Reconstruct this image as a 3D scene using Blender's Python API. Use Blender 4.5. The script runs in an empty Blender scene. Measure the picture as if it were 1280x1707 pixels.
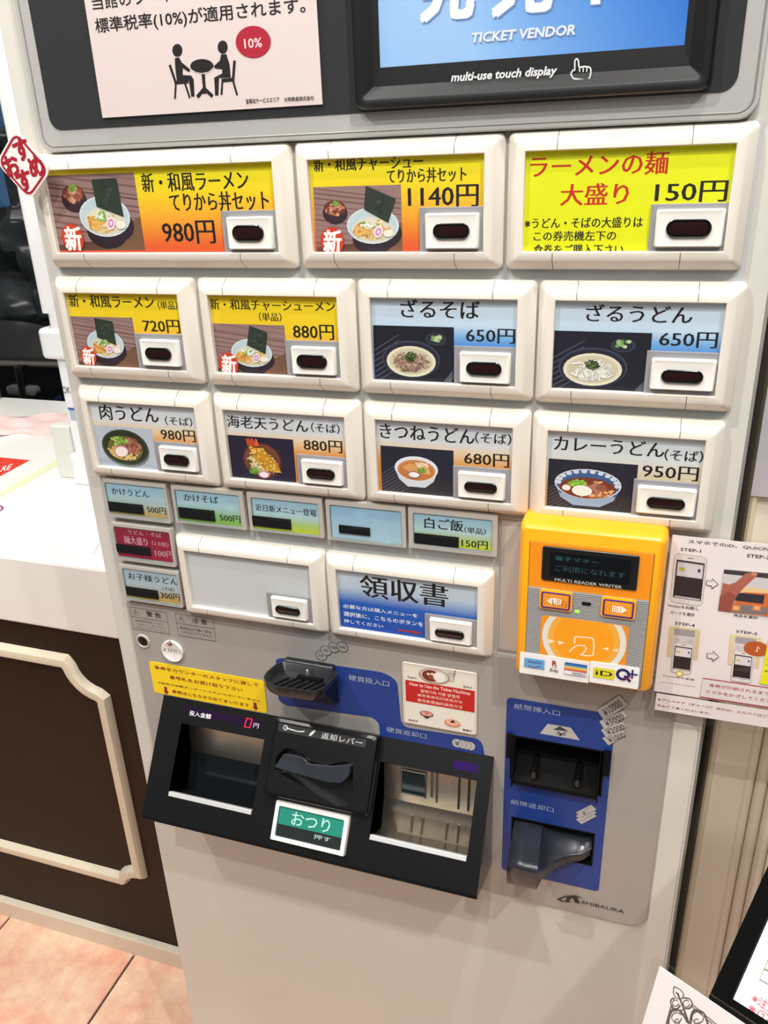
import bpy, bmesh, math, random
from mathutils import Vector, Matrix
random.seed(7)
PI = math.pi
# ------------------------------------------------------------------ space
# The machine front is measured in (u, v, w): u right, v down from the first
# menu row, w into the machine, in metres.  World = (u - U0, w, VF - v).
U0, VF = 0.27, 1.317
def W(u, v, w): return Vector((u - U0, w, VF - v))
CF = 1345.753                                  # focal length in pixels of a 1280 wide frame
CR = ((0.94900641, 0.03470084, 0.31334116), (0.09462699, 0.91673902, -0.38811763), (-0.30072007, 0.39797665, 0.86670758))
CC = Vector((0.50011585, 0.00272877, -0.60416048))
def ray(px, py):
    d = ((px - 640) / CF, (py - 853.5) / CF, 1.0)
    return Vector([sum(CR[k][i] * d[k] for k in range(3)) for i in range(3)])
# ------------------------------------------------------------------ camera, world, light, exposure
scene = bpy.context.scene
cd = bpy.data.cameras.new('camera'); cam = bpy.data.objects.new('camera', cd)
scene.collection.objects.link(cam); scene.camera = cam
cd.sensor_fit = 'HORIZONTAL'; cd.sensor_width = 36.0; cd.lens = CF / 1280 * 36.0
cd.clip_start = 0.02
def d3(r): return Vector((r[0], r[2], -r[1]))
X = d3(CR[0]); Y = -d3(CR[1]); Z = -d3(CR[2])
cam.matrix_world = Matrix.Translation(W(*CC)) @ Matrix((X, Y, Z)).transposed().to_4x4()

wd = bpy.data.worlds.new('world'); scene.world = wd; wd.use_nodes = True
nt = wd.node_tree; bg = nt.nodes['Background']
tc = nt.nodes.new('ShaderNodeTexCoord'); sx = nt.nodes.new('ShaderNodeSeparateXYZ'); rp = nt.nodes.new('ShaderNodeValToRGB')
nt.links.new(tc.outputs['Generated'], sx.inputs[0]); nt.links.new(sx.outputs[2], rp.inputs[0]); nt.links.new(rp.outputs[0], bg.inputs[0])
rp.color_ramp.elements[0].position = 0.0; rp.color_ramp.elements[0].color = (0.37, 0.36, 0.35, 1)
rp.color_ramp.elements[1].position = 0.9; rp.color_ramp.elements[1].color = (0.95, 0.96, 1.0, 1)
bg.inputs[1].default_value = 0.30
scene.view_settings.view_transform = 'Standard'; scene.view_settings.look = 'None'
scene.view_settings.gamma = 1.0; scene.view_settings.use_curve_mapping = False
scene.view_settings.exposure = -0.16

def lamp(name, loc, target, power, size, color=(1, .965, .92), spot=75, blend=.35):
    l = bpy.data.lights.new(name, 'SPOT'); l.energy = power; l.shadow_soft_size = size; l.color = color
    l.spot_size = math.radians(spot); l.spot_blend = blend
    o = bpy.data.objects.new(name, l); scene.collection.objects.link(o)
    o.location = loc; o.rotation_euler = (Vector(target) - Vector(loc)).to_track_quat('-Z', 'Y').to_euler()
    return o
LAMPS = [((-0.75, -1.05, 2.75), (0.0, 0.0, 0.9), 85, .022), ((0.15, -1.35, 2.75), (0.05, 0, 0.8), 66, .022),
         ((1.0, -1.0, 2.75), (0.1, 0, 0.8), 85, .022), ((0.45, -0.45, 2.75), (0.1, 0.1, 0.3), 60, .02),
         ((-0.55, -0.2, 2.75), (-0.6, 0.35, 0.8), 80, .05), ((-1.2, 0.6, 2.75), (-1.0, 0.7, 0.8), 60, .06)]
for lo, ta, pw, sz in LAMPS: lamp('ceiling_downlight', lo, ta, pw, sz)
al = bpy.data.lights.new('ceiling_panel_light', 'AREA'); al.energy = 12; al.size = 1.6; al.size_y = .5; al.shape = 'RECTANGLE'; al.color = (1, .98, .95)
ao = bpy.data.objects.new('ceiling_panel_light', al); scene.collection.objects.link(ao); ao.location = (0.1, -2.0, 2.7)
ao.rotation_euler = (Vector((0, 0, 1.0)) - ao.location).to_track_quat('-Z', 'Y').to_euler()

# ------------------------------------------------------------------ materials
def lin(c):
    o = []
    for x in c[:3]:
        x = x / 255.0
        o.append(x / 12.92 if x <= .04045 else ((x + .055) / 1.055) ** 2.4)
    return (o[0], o[1], o[2], 1.0)
MT = {}
def mat(name, col=(200, 200, 200), rough=.5, metal=0, var=.04, scale=30, bump=0, coat=0, emit=None, es=0, vc=False, spec=.5, vstretch=None, col2=None):
    if name in MT: return MT[name]
    m = bpy.data.materials.new(name); m.use_nodes = True; t = m.node_tree; b = t.nodes['Principled BSDF']
    b.inputs['Roughness'].default_value = rough; b.inputs['Metallic'].default_value = metal
    b.inputs['Coat Weight'].default_value = coat; b.inputs['Specular IOR Level'].default_value = spec
    b.inputs['Coat Roughness'].default_value = .05
    co = t.nodes.new('ShaderNodeTexCoord'); no = t.nodes.new('ShaderNodeTexNoise'); no.inputs['Scale'].default_value = scale; no.inputs['Detail'].default_value = 4
    if vstretch:
        mp = t.nodes.new('ShaderNodeMapping'); mp.inputs['Scale'].default_value = vstretch
        t.links.new(co.outputs['Object'], mp.inputs[0]); t.links.new(mp.outputs[0], no.inputs[0])
    else: t.links.new(co.outputs['Object'], no.inputs[0])
    mx = t.nodes.new('ShaderNodeMix'); mx.data_type = 'RGBA'; mx.blend_type = 'MULTIPLY'; mx.inputs[0].default_value = 1
    rr = t.nodes.new('ShaderNodeMapRange'); rr.inputs['To Min'].default_value = 1 - var; rr.inputs['To Max'].default_value = 1 + var * .5
    t.links.new(no.outputs[0], rr.inputs[0]); cmb = t.nodes.new('ShaderNodeCombineColor')
    for i in range(3): t.links.new(rr.outputs[0], cmb.inputs[i])
    if vc:
        at_ = t.nodes.new('ShaderNodeVertexColor'); at_.layer_name = 'Col'; t.links.new(at_.outputs[0], mx.inputs[6])
    elif col2:
        n2 = t.nodes.new('ShaderNodeTexNoise'); n2.inputs['Scale'].default_value = 11; n2.inputs['Detail'].default_value = 8; n2.inputs['Roughness'].default_value = .7; cr_ = t.nodes.new('ShaderNodeValToRGB')
        t.links.new(co.outputs['Object'], n2.inputs[0]); t.links.new(n2.outputs[0], cr_.inputs[0]); t.links.new(cr_.outputs[0], mx.inputs[6])
        cr_.color_ramp.elements[0].position = .38; cr_.color_ramp.elements[0].color = lin(col); cr_.color_ramp.elements[1].position = .62; cr_.color_ramp.elements[1].color = lin(col2)
    else: mx.inputs[6].default_value = lin(col)
    t.links.new(cmb.outputs[0], mx.inputs[7]); t.links.new(mx.outputs[2], b.inputs['Base Color'])
    if bump:
        bp_ = t.nodes.new('ShaderNodeBump'); bp_.inputs['Strength'].default_value = bump; bp_.inputs['Distance'].default_value = .001
        t.links.new(no.outputs[0], bp_.inputs['Height']); t.links.new(bp_.outputs[0], b.inputs['Normal'])
    if es:
        if vc: t.links.new(at_.outputs[0], b.inputs['Emission Color'])
        else: b.inputs['Emission Color'].default_value = lin(emit or col)
        b.inputs['Emission Strength'].default_value = es
    MT[name] = m; return m
def clear(name='clear_acrylic', tint=(253, 253, 253), ior=1.45, rough=.02):
    if name in MT: return MT[name]
    m = bpy.data.materials.new(name); m.use_nodes = True; t = m.node_tree; t.nodes.clear()
    o = t.nodes.new('ShaderNodeOutputMaterial'); mx = t.nodes.new('ShaderNodeMixShader'); fr = t.nodes.new('ShaderNodeFresnel'); fr.inputs[0].default_value = ior
    tr = t.nodes.new('ShaderNodeBsdfTransparent'); tr.inputs[0].default_value = lin(tint); gl = t.nodes.new('ShaderNodeBsdfGlossy'); gl.inputs['Roughness'].default_value = rough
    ge = t.nodes.new('ShaderNodeNewGeometry'); ma = t.nodes.new('ShaderNodeMath'); ma.operation = 'SUBTRACT'; ma.inputs[0].default_value = 1; t.links.new(ge.outputs['Backfacing'], ma.inputs[1])
    mu = t.nodes.new('ShaderNodeMath'); mu.operation = 'MULTIPLY'; t.links.new(fr.outputs[0], mu.inputs[0]); t.links.new(ma.outputs[0], mu.inputs[1])
    t.links.new(mu.outputs[0], mx.inputs[0]); t.links.new(tr.outputs[0], mx.inputs[1]); t.links.new(gl.outputs[0], mx.inputs[2]); t.links.new(mx.outputs[0], o.inputs[0])
    MT[name] = m; return m
PRINT = mat('printed_ink', rough=.55, var=.03, vc=True, scale=60)
GLOSSPRINT = mat('laminated_print', rough=.3, var=.03, vc=True, scale=60, coat=.25)
CREAM = mat('cream_plastic', (226, 220, 208), .42, var=.04, scale=18, bump=.05)
BODY = mat('cream_painted_steel', (208, 206, 197), .38, var=.05, scale=6)
TAUPE = mat('taupe_plastic', (186, 180, 172), .45, var=.04)
RECESS = mat('grey_recess_panel', (192, 194, 193), .5)
SILVER = mat('silver_grey_panel', (172, 172, 169), .3, coat=.3)
LGREY = mat('grey_lower_panel', (163, 159, 153), .32, coat=.25, var=.03)
DARKG = mat('dark_glass', (50, 52, 53), .06, coat=.6)
BLACKP = mat('black_plastic', (14, 14, 15), .28, coat=.2)
BLACKM = mat('black_matte', (5, 5, 5), .8, spec=.2)
BLUEP = mat('blue_panel', (32, 64, 140), .4, spec=.3, var=.03)
WHITEP = mat('white_plastic', (238, 236, 228), .35)
GREYP = mat('grey_button_plate', (146, 146, 150), .4)
LENS = mat('dark_red_lens', (34, 12, 10), .12, coat=.5)
SEAM = mat('seam_dark', (60, 56, 50), .7)
INK = mat('black_ink', (22, 20, 20), .6, var=.02)
STEEL = mat('brushed_steel', (200, 192, 176), .34, metal=1, var=.12, scale=12, vstretch=(8, 1, 1))
GLASS = clear()

# ------------------------------------------------------------------ frames and meshes
class F:                                        # a flat frame: origin, two axes and outward normal, in uvw
    def __init__(s, O, ea=(1, 0, 0), eb=(0, 1, 0)):
        s.O = Vector(O); s.ea = Vector(ea).normalized(); s.eb = Vector(eb).normalized(); s.n = -(s.ea.cross(s.eb)).normalized()
    def P(s, a, b, h=0):
        q = s.O + s.ea * a + s.eb * b + s.n * h; return W(*q)
    def px(s, x, y, h=0):                       # where the photograph's pixel meets this plane
        d = ray(x, y); o = s.O + s.n * h
        k = (o - CC).dot(s.n) / d.dot(s.n); q = CC + d * k - o
        return (q.dot(s.ea), q.dot(s.eb))
    def rect(s, x0, y0, x1, y1, h=0):
        a = s.px(x0, y0, h); b = s.px(x1, y1, h); return (a[0], a[1], b[0], b[1])
    def up(s, h): return F(s.O + s.n * h, s.ea, s.eb)
OFF = {}
class M:
    def __init__(s): s.v = []; s.f = []; s.c = []; s.layer = 0
    def add(s, vs, fs, col=(200, 200, 200)):
        n = len(s.v); s.v += [Vector(x) for x in vs]
        for f in fs: s.f.append([i + n for i in f])
        if isinstance(col, list): s.c += [lin(x) for x in col]
        else: s.c += [lin(col)] * len(vs)
    def nexth(s): s.layer += 1; return s.layer * 1.0e-5
    # flat print helpers, each on its own hair-thin layer
    def poly(s, fr, pts, col, h=None):
        h = s.nexth() if h is None else h
        s.add([fr.P(a, b, h) for a, b in pts], [list(range(len(pts)))], col)
    def rect(s, fr, r, col, rad=0):
        s.poly(fr, rrect(*r, rad), col)
    def ell(s, fr, a, b, ra, rb, col, n=24, a0=0, a1=2 * PI):
        s.poly(fr, [(a + ra * math.cos(a0 + (a1 - a0) * i / n), b + rb * math.sin(a0 + (a1 - a0) * i / n)) for i in range(n if a1 - a0 > 6.2 else n + 1)], col)
    def stroke(s, fr, pts, wdt, col, closed=False, h=None):
        h = s.nexth() if h is None else h
        if closed: pts = list(pts) + [pts[0]]
        L = []; R = []
        for i, p in enumerate(pts):
            q = pts[max(i - 1, 0)]; r = pts[min(i + 1, len(pts) - 1)]
            if closed and i in (0, len(pts) - 1): q = pts[-2]; r = pts[1]
            dx, dy = r[0] - q[0], r[1] - q[1]; l = math.hypot(dx, dy) or 1
            L.append((p[0] - dy / l * wdt / 2, p[1] + dx / l * wdt / 2)); R.append((p[0] + dy / l * wdt / 2, p[1] - dx / l * wdt / 2))
        n = len(pts); s.add([fr.P(a, b, h) for a, b in L + R], [[i, i + 1, n + i + 1, n + i] for i in range(n - 1)], col)
    def grad(s, fr, r, stops, cols=1, h=0):
        a0, b0, a1, b1 = r; vs = []; cs = []; fs = []
        for t, c in stops:
            for x in (a0, a1): vs.append(fr.P(x, b0 + (b1 - b0) * t, h)); cs.append(c)
        for i in range(len(stops) - 1): fs.append([2 * i, 2 * i + 1, 2 * i + 3, 2 * i + 2])
        s.add(vs, fs, cs)
    # solids
    def prism(s, fr, pts, h0, h1, col=(200, 200, 200)):
        n = len(pts); s.add([fr.P(a, b, h0) for a, b in pts] + [fr.P(a, b, h1) for a, b in pts],
            [list(range(n)), list(range(2 * n - 1, n - 1, -1))] + [[i, n + i, n + (i + 1) % n, (i + 1) % n] for i in range(n)], col)
    def box(s, fr, r, h0, h1): s.prism(fr, rrect(*r, 0), h0, h1)
    def loft(s, fr, r, prof, cap0=False, cap1=False, seg=4):     # prof: (outset, height, radius)
        n0 = None; base = len(s.v); loops = []
        for o, h, rad in prof:
            pts = rrect(r[0] - o, r[1] - o, r[2] + o, r[3] + o, max(rad, 1e-5), seg); loops.append([fr.P(a, b, h) for a, b in pts])
        n = len(loops[0]); vs = [p for l in loops for p in l]; fs = []
        for k in range(len(loops) - 1):
            for i in range(n): fs.append([k * n + i, k * n + (i + 1) % n, (k + 1) * n + (i + 1) % n, (k + 1) * n + i])
        if cap0: fs.append(list(range(n)))
        if cap1: fs.append(list(range((len(loops) - 1) * n, len(loops) * n)))
        s.add(vs, fs)
    def extr(s, fr, prof, a0, a1, closed=True):                  # prof: (b, h) swept along a
        n = len(prof); vs = [fr.P(a0, b, h) for b, h in prof] + [fr.P(a1, b, h) for b, h in prof]
        m = n if closed else n - 1
        fs = [[i, (i + 1) % n, n + (i + 1) % n, n + i] for i in range(m)]
        if closed: fs += [list(range(n)), list(range(2 * n - 1, n - 1, -1))]
        s.add(vs, fs)
    def tube(s, path, rad, n=8, half=False, cap=True):
        path = [Vector(p) for p in path]; rings = []
        for i, p in enumerate(path):
            t = (path[min(i + 1, len(path) - 1)] - path[max(i - 1, 0)]).normalized()
            up = Vector((0, 0, 1)) if abs(t.z) < .9 else Vector((1, 0, 0))
            x = t.cross(up).normalized(); y = x.cross(t)
            r = rad[i] if isinstance(rad, (list, tuple)) else rad
            rings.append([p + x * r * math.cos(2 * PI * k / n) + y * r * math.sin(2 * PI * k / n) for k in range(n)])
        vs = [q for r_ in rings for q in r_]; fs = []
        for k in range(len(rings) - 1):
            for i in range(n): fs.append([k * n + i, k * n + (i + 1) % n, (k + 1) * n + (i + 1) % n, (k + 1) * n + i])
        if cap: fs += [list(range(n)), list(range((len(rings) - 1) * n, len(rings) * n))]
        s.add(vs, fs)
def rrect(a0, b0, a1, b1, r=0, seg=4):
    if r <= 0: return [(a0, b0), (a1, b0), (a1, b1), (a0, b1)]
    r = min(r, abs(a1 - a0) / 2, abs(b1 - b0) / 2); o = []
    for cx, cy, st in ((a1 - r, b0 + r, -90), (a1 - r, b1 - r, 0), (a0 + r, b1 - r, 90), (a0 + r, b0 + r, 180)):
        for k in range(seg + 1):
            t = math.radians(st + 90 * k / seg); o.append((cx + r * math.cos(t), cy + r * math.sin(t)))
    return o
def roundpoly(pts, rads, seg=4):
    o = []; n = len(pts)
    for i, p in enumerate(pts):
        r = rads[i] if isinstance(rads, (list, tuple)) else rads
        if r <= 0: o.append(p); continue
        P = Vector(p); A = (Vector(pts[i - 1]) - P); B = (Vector(pts[(i + 1) % n]) - P)
        ra = min(r, A.length / 2, B.length / 2); a = P + A.normalized() * ra; b = P + B.normalized() * ra
        for k in range(seg + 1):
            t = k / seg; q = a * (1 - t) ** 2 + P * 2 * t * (1 - t) + b * t * t; o.append((q.x, q.y))
    return o
def clip(pts, r):
    a0, b0, a1, b1 = r
    for ins, ax, val, sg in ((0, 0, a0, 1), (0, 0, a1, -1), (0, 1, b0, 1), (0, 1, b1, -1)):
        out = []
        for i in range(len(pts)):
            p = pts[i - 1]; q = pts[i]; dp = (p[ax] - val) * sg; dq = (q[ax] - val) * sg
            if (dp >= 0) != (dq >= 0):
                t = dp / (dp - dq); out.append((p[0] + (q[0] - p[0]) * t, p[1] + (q[1] - p[1]) * t))
            if dq >= 0: out.append(q)
        pts = out
        if not pts: return []
    return pts
def link(o): scene.collection.objects.link(o); return o
def obj(name, m, ma, parent=None, bevel=0, smooth=False, origin=None, label=None, cat=None, group=None, kind=None, fix=True, seg=2):
    me = bpy.data.meshes.new(name)
    off = OFF.get(parent.name) if parent else (Vector(origin) if origin is not None else None)
    if off is None:
        lo = Vector([min(v[i] for v in m.v) for i in range(3)]); hi = Vector([max(v[i] for v in m.v) for i in range(3)])
        off = Vector(((lo.x + hi.x) / 2, (lo.y + hi.y) / 2, lo.z))
    me.from_pydata([tuple(v - off) for v in m.v], [], m.f)
    if any(c != m.c[0] for c in m.c) or 'print' in ma.name or ma.name == 'screen':
        at_ = me.color_attributes.new('Col', 'FLOAT_COLOR', 'POINT')
        at_.data.foreach_set('color', [x for c in m.c for x in c])
    if fix:
        b = bmesh.new(); b.from_mesh(me); bmesh.ops.recalc_face_normals(b, faces=b.faces); b.to_mesh(me); b.free()
    me.materials.append(ma)
    if smooth:
        me.polygons.foreach_set('use_smooth', [True] * len(me.polygons)); me.set_sharp_from_angle(angle=math.radians(35))
    o = link(bpy.data.objects.new(name, me))
    if parent: o.parent = parent
    else: o.location = off
    OFF[o.name] = off
    if bevel:
        bv = o.modifiers.new('bevel', 'BEVEL'); bv.width = bevel; bv.segments = seg; bv.limit_method = 'ANGLE'; bv.angle_limit = math.radians(35)
    tag(o, label, cat, group, kind); return o
def tag(o, label=None, cat=None, group=None, kind=None):
    if label: o['label'] = label
    if cat: o['category'] = cat
    if group: o['group'] = group
    if kind: o['kind'] = kind
    return o
def thing(name, loc, label, cat, group=None):
    o = link(bpy.data.objects.new(name, None)); o.location = loc; o.empty_display_size = .02; OFF[o.name] = Vector(loc)
    return tag(o, label, cat, group)
def cut(o, cutters):
    for m in cutters:
        me = bpy.data.meshes.new('c'); off = OFF[o.name]; me.from_pydata([tuple(v - off) for v in m.v], [], m.f)
        b = bmesh.new(); b.from_mesh(me); bmesh.ops.recalc_face_normals(b, faces=b.faces); b.to_mesh(me); b.free()
        c = link(bpy.data.objects.new('c', me)); c.parent = o.parent; c.location = o.location
        md = o.modifiers.new('b', 'BOOLEAN'); md.operation = 'DIFFERENCE'; md.solver = 'EXACT'; md.object = c
        bpy.context.view_layer.update()
        nm = bpy.data.meshes.new_from_object(o.evaluated_get(bpy.context.evaluated_depsgraph_get()))
        o.modifiers.remove(md); o.data = nm; bpy.data.objects.remove(c)
# ------------------------------------------------------------------ text
TC = {}
def glyphs(s, bold=0, shear=0, spacing=1.0):
    k = (s, bold, shear, spacing)
    if k in TC: return TC[k]
    cu = bpy.data.curves.new('t', 'FONT'); cu.body = s; cu.resolution_u = 2; cu.offset = bold; cu.shear = shear; cu.space_character = spacing
    o = link(bpy.data.objects.new('t', cu)); bpy.context.view_layer.update()
    me = bpy.data.meshes.new_from_object(o.evaluated_get(bpy.context.evaluated_depsgraph_get()))
    vs = [(v.co.x, v.co.y) for v in me.vertices]; fs = [list(p.vertices) for p in me.polygons]
    x0 = min(v[0] for v in vs); x1 = max(v[0] for v in vs); y0 = min(v[1] for v in vs); y1 = max(v[1] for v in vs)
    vs = [((x - x0) / (x1 - x0), (y1 - y) / (y1 - y0)) for x, y in vs]
    bpy.data.objects.remove(o); bpy.data.meshes.remove(me); bpy.data.curves.remove(cu)
    TC[k] = (vs, fs); return TC[k]
def text(m, fr, s, r, col=(22, 20, 20), style='sans', bold=0, shear=0, clipr=None, quad=None, h=None, yrange=None):
    """r: box (a0,b0,a1,b1) that the letters fill; style 'ming' thickens only the uprights; quad: TL,TR,BL"""
    cjk = any(ord(c) > 0x2000 for c in s); sh = 0
    if cjk: sh = max(0, bold); bold = 0
    vs, fs = glyphs(s, bold, shear)
    h = m.nexth() if h is None else h
    if quad: T, R_, B = quad
    else: T, R_, B = (r[0], r[1]), (r[2], r[1]), (r[0], r[3])
    hh = math.hypot(B[0] - T[0], B[1] - T[1]); dx = [(0, 0)]
    if style == 'ming': q = hh * .022; dx = [(-q, 0), (0, 0), (q, 0)]
    if sh: q = hh * sh; dx = [(x, y) for x in (-q, q) for y in (-q * .8, q * .8)]
    for ic, (d, dy) in enumerate(dx):
        h = h + (6e-6 if ic else 0)
        pts = [(T[0] + (R_[0] - T[0]) * x + (B[0] - T[0]) * y + d, T[1] + (R_[1] - T[1]) * x + (B[1] - T[1]) * y + dy) for x, y in vs]
        if clipr:
            for f in fs:
                c = clip([pts[i] for i in f], clipr)
                if len(c) > 2: m.add([fr.P(a, b, h) for a, b in c], [list(range(len(c)))], col)
        else: m.add([fr.P(a, b, h) for a, b in pts], fs, col)
# ------------------------------------------------------------------ food prints
class Pic:
    def __init__(s, m, fr, r): s.m = m; s.fr = fr; s.r = r; s.w = r[2] - r[0]; s.h = r[3] - r[1]
    def p(s, x, y): return (s.r[0] + x * s.w, s.r[1] + y * s.h)
    def poly(s, pts, col): c = clip([s.p(*q) for q in pts], s.r); s.m.poly(s.fr, c, col) if len(c) > 2 else None
    def ell(s, x, y, rx, ry, col, n=24, rot=0):
        s.poly([(x + rx * math.cos(t) * math.cos(rot) - ry * math.sin(t) * math.sin(rot), y + rx * math.cos(t) * math.sin(rot) + ry * math.sin(t) * math.cos(rot)) for t in [2 * PI * i / n for i in range(n)]], col)
    def strands(s, x, y, rx, ry, cols, n, wdt=.022, ln=.16, curl=1.2):
        h = s.m.nexth()
        for k in range(n):
            t = random.uniform(0, 2 * PI); q = math.sqrt(random.random()) * .82; px, py = x + rx * q * math.cos(t), y + ry * q * math.sin(t)
            a = random.uniform(0, PI); pts = []; L = ln * random.uniform(.6, 1.2) / 4; c = random.uniform(-curl, curl)
            for i in range(5):
                e = ((px - x) / rx) ** 2 + ((py - y) / ry) ** 2
                if e > 1: break
                pts.append(s.p(px, py)); px += L * math.cos(a); py += L * math.sin(a) * s.w / s.h; a += c * .5
            if len(pts) > 2: s.m.stroke(s.fr, pts, wdt * s.w * random.uniform(.7, 1.2), random.choice(cols), h=h + k * 3e-6)
        s.m.layer += int(n * .3)
    def wood(s, base, dark, ang=.25, n=16):
        s.poly([(0, 0), (1, 0), (1, 1), (0, 1)], base)
        for i in range(n):
            y = (i + random.random() * .6) / n * 1.5 - .3; t = random.uniform(.008, .03); f = random.random(); c = tuple(int(base[k] * (1 - f) + dark[k] * f) for k in range(3))
            s.poly([(-.1, y - ang * 0), (1.1, y + ang), (1.1, y + ang + t), (-.1, y + t)], c)
def ramen(m, fr, r, bowl, nori, small=None, badge=None, blend=False):
    p = Pic(m, fr, r); p.wood((150, 122, 118), (96, 66, 58), .22, 18)
    p.poly([(0, .93), (1, .8), (1, 1), (0, 1)], (92, 60, 48)); p.poly([(.5, .9), (1, .55), (1, 1), (.6, 1)], (116, 84, 62))
    x, y, rx, ry = bowl
    p.ell(x, y + ry * .75, rx * .8, ry * .85, (38, 26, 32)); p.ell(x + rx * .15, y + ry * .45, rx * .95, ry * .9, (44, 32, 42))
    if small:
        sx_, sy = small; p.ell(sx_, sy + .05, .145, .17, (52, 34, 44)); p.ell(sx_, sy - .02, .13, .12, (96, 50, 38))
        p.strands(sx_, sy - .02, .12, .11, [(150, 84, 60), (184, 120, 92), (112, 56, 44), (210, 160, 130)], 40, .03, .1)
        p.strands(sx_ + .01, sy - .1, .05, .05, [(120, 160, 60), (90, 140, 50)], 14, .02, .08)
    p.ell(x, y, rx, ry, (206, 222, 226)); p.ell(x, y, rx * .93, ry * .92, (188, 208, 214))
    p.ell(x, y + ry * .22, rx * .8, ry * .7, (216, 214, 196))
    p.strands(x, y + ry * .22, rx * .72, ry * .62, [(226, 206, 150), (236, 222, 180), (208, 172, 104)], 60, .02, .2)
    p.strands(x - rx * .4, y + ry * .2, rx * .4, ry * .5, [(214, 160, 74), (228, 180, 96), (190, 130, 60)], 34, .034, .22, .3)
    p.poly(nori, (44, 56, 46)); cx = sum(a for a, b in nori) / 4; cy = sum(b for a, b in nori) / 4
    for k in range(9):
        a = random.uniform(-.07, .07); b = random.uniform(-.12, .12); p.ell(cx + a, cy + b, .03, .03, random.choice([(52, 66, 54), (36, 46, 40), (60, 74, 60)]), 7, k)
    p.strands(x - rx * .12, y - ry * .1, rx * .4, ry * .28, [(110, 160, 60), (150, 190, 90), (226, 232, 220), (244, 244, 238)], 40, .018, .13)
    p.ell(x + rx * .22, y + ry * .33, rx * .17, ry * .33, (240, 226, 232), 18, .2)
    p.ell(x + rx * .22, y + ry * .33, rx * .11, ry * .22, (206, 130, 190), 14, .2); p.ell(x + rx * .22, y + ry * .33, rx * .05, ry * .12, (242, 226, 236), 10, .2)
    p.ell(x + rx * .6, y + ry * .42, rx * .2, ry * .2, (238, 232, 220), 14)
    if badge:
        bx, by, br = badge; p.ell(bx, by, br, br * p.w / p.h * 1.05, (204, 62, 38))
        q = p.p(bx - br * .74, by - br * .82 * p.w / p.h); z = p.p(bx + br * .78, by + br * .9 * p.w / p.h)
        text(m, fr, '新', (q[0], q[1], z[0], z[1]), (250, 244, 240), bold=.03, shear=.1, clipr=p.r)
def soba(m, fr, r, kind):
    p = Pic(m, fr, r); p.poly([(0, 0), (1, 0), (1, 1), (0, 1)], (24, 26, 40))
    for i in range(7): y = .45 + i * .1; p.poly([(0, y), (.32, y - .3), (.325, y - .285), (0, y + .03)], (70, 76, 96))
    for i in range(3): p.poly([(.88 + i * .03, .98), (.98, .78 + i * .05), (.99, .79 + i * .05), (.9 + i * .03, 1)], (96, 96, 110))
    sx_ = .78 if kind == 'soba' else .72
    p.ell(sx_, .22, .125, .115, (52, 60, 74)); p.ell(sx_, .22, .1, .09, (34, 40, 52))
    for k in range(12): p.ell(sx_ + random.uniform(-.065, .065), .2 + random.uniform(-.05, .05), .025, .03, random.choice([(150, 184, 120), (190, 212, 160), (110, 150, 80)]), 9)
    x, y = (.47, .6) if kind == 'soba' else (.42, .61)
    p.ell(x, y, .365, .345, (58, 62, 82)); p.ell(x, y + .01, .345, .32, (34, 36, 52)); p.ell(x, y + .04, .31, .285, (226, 222, 196)); p.ell(x, y + .04, .27, .24, (206, 200, 170))
    if kind == 'soba': p.strands(x, y + .03, .25, .21, [(150, 120, 100), (176, 148, 130), (196, 170, 150), (120, 92, 78)], 150, .014, .22)
    else: p.strands(x, y + .03, .25, .21, [(226, 228, 218), (240, 240, 232), (200, 202, 190)], 120, .018, .24)
    p.strands(x, y - .06, .09, .1, [(60, 80, 40), (40, 56, 34), (100, 120, 60)], 50, .014, .1)
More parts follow.
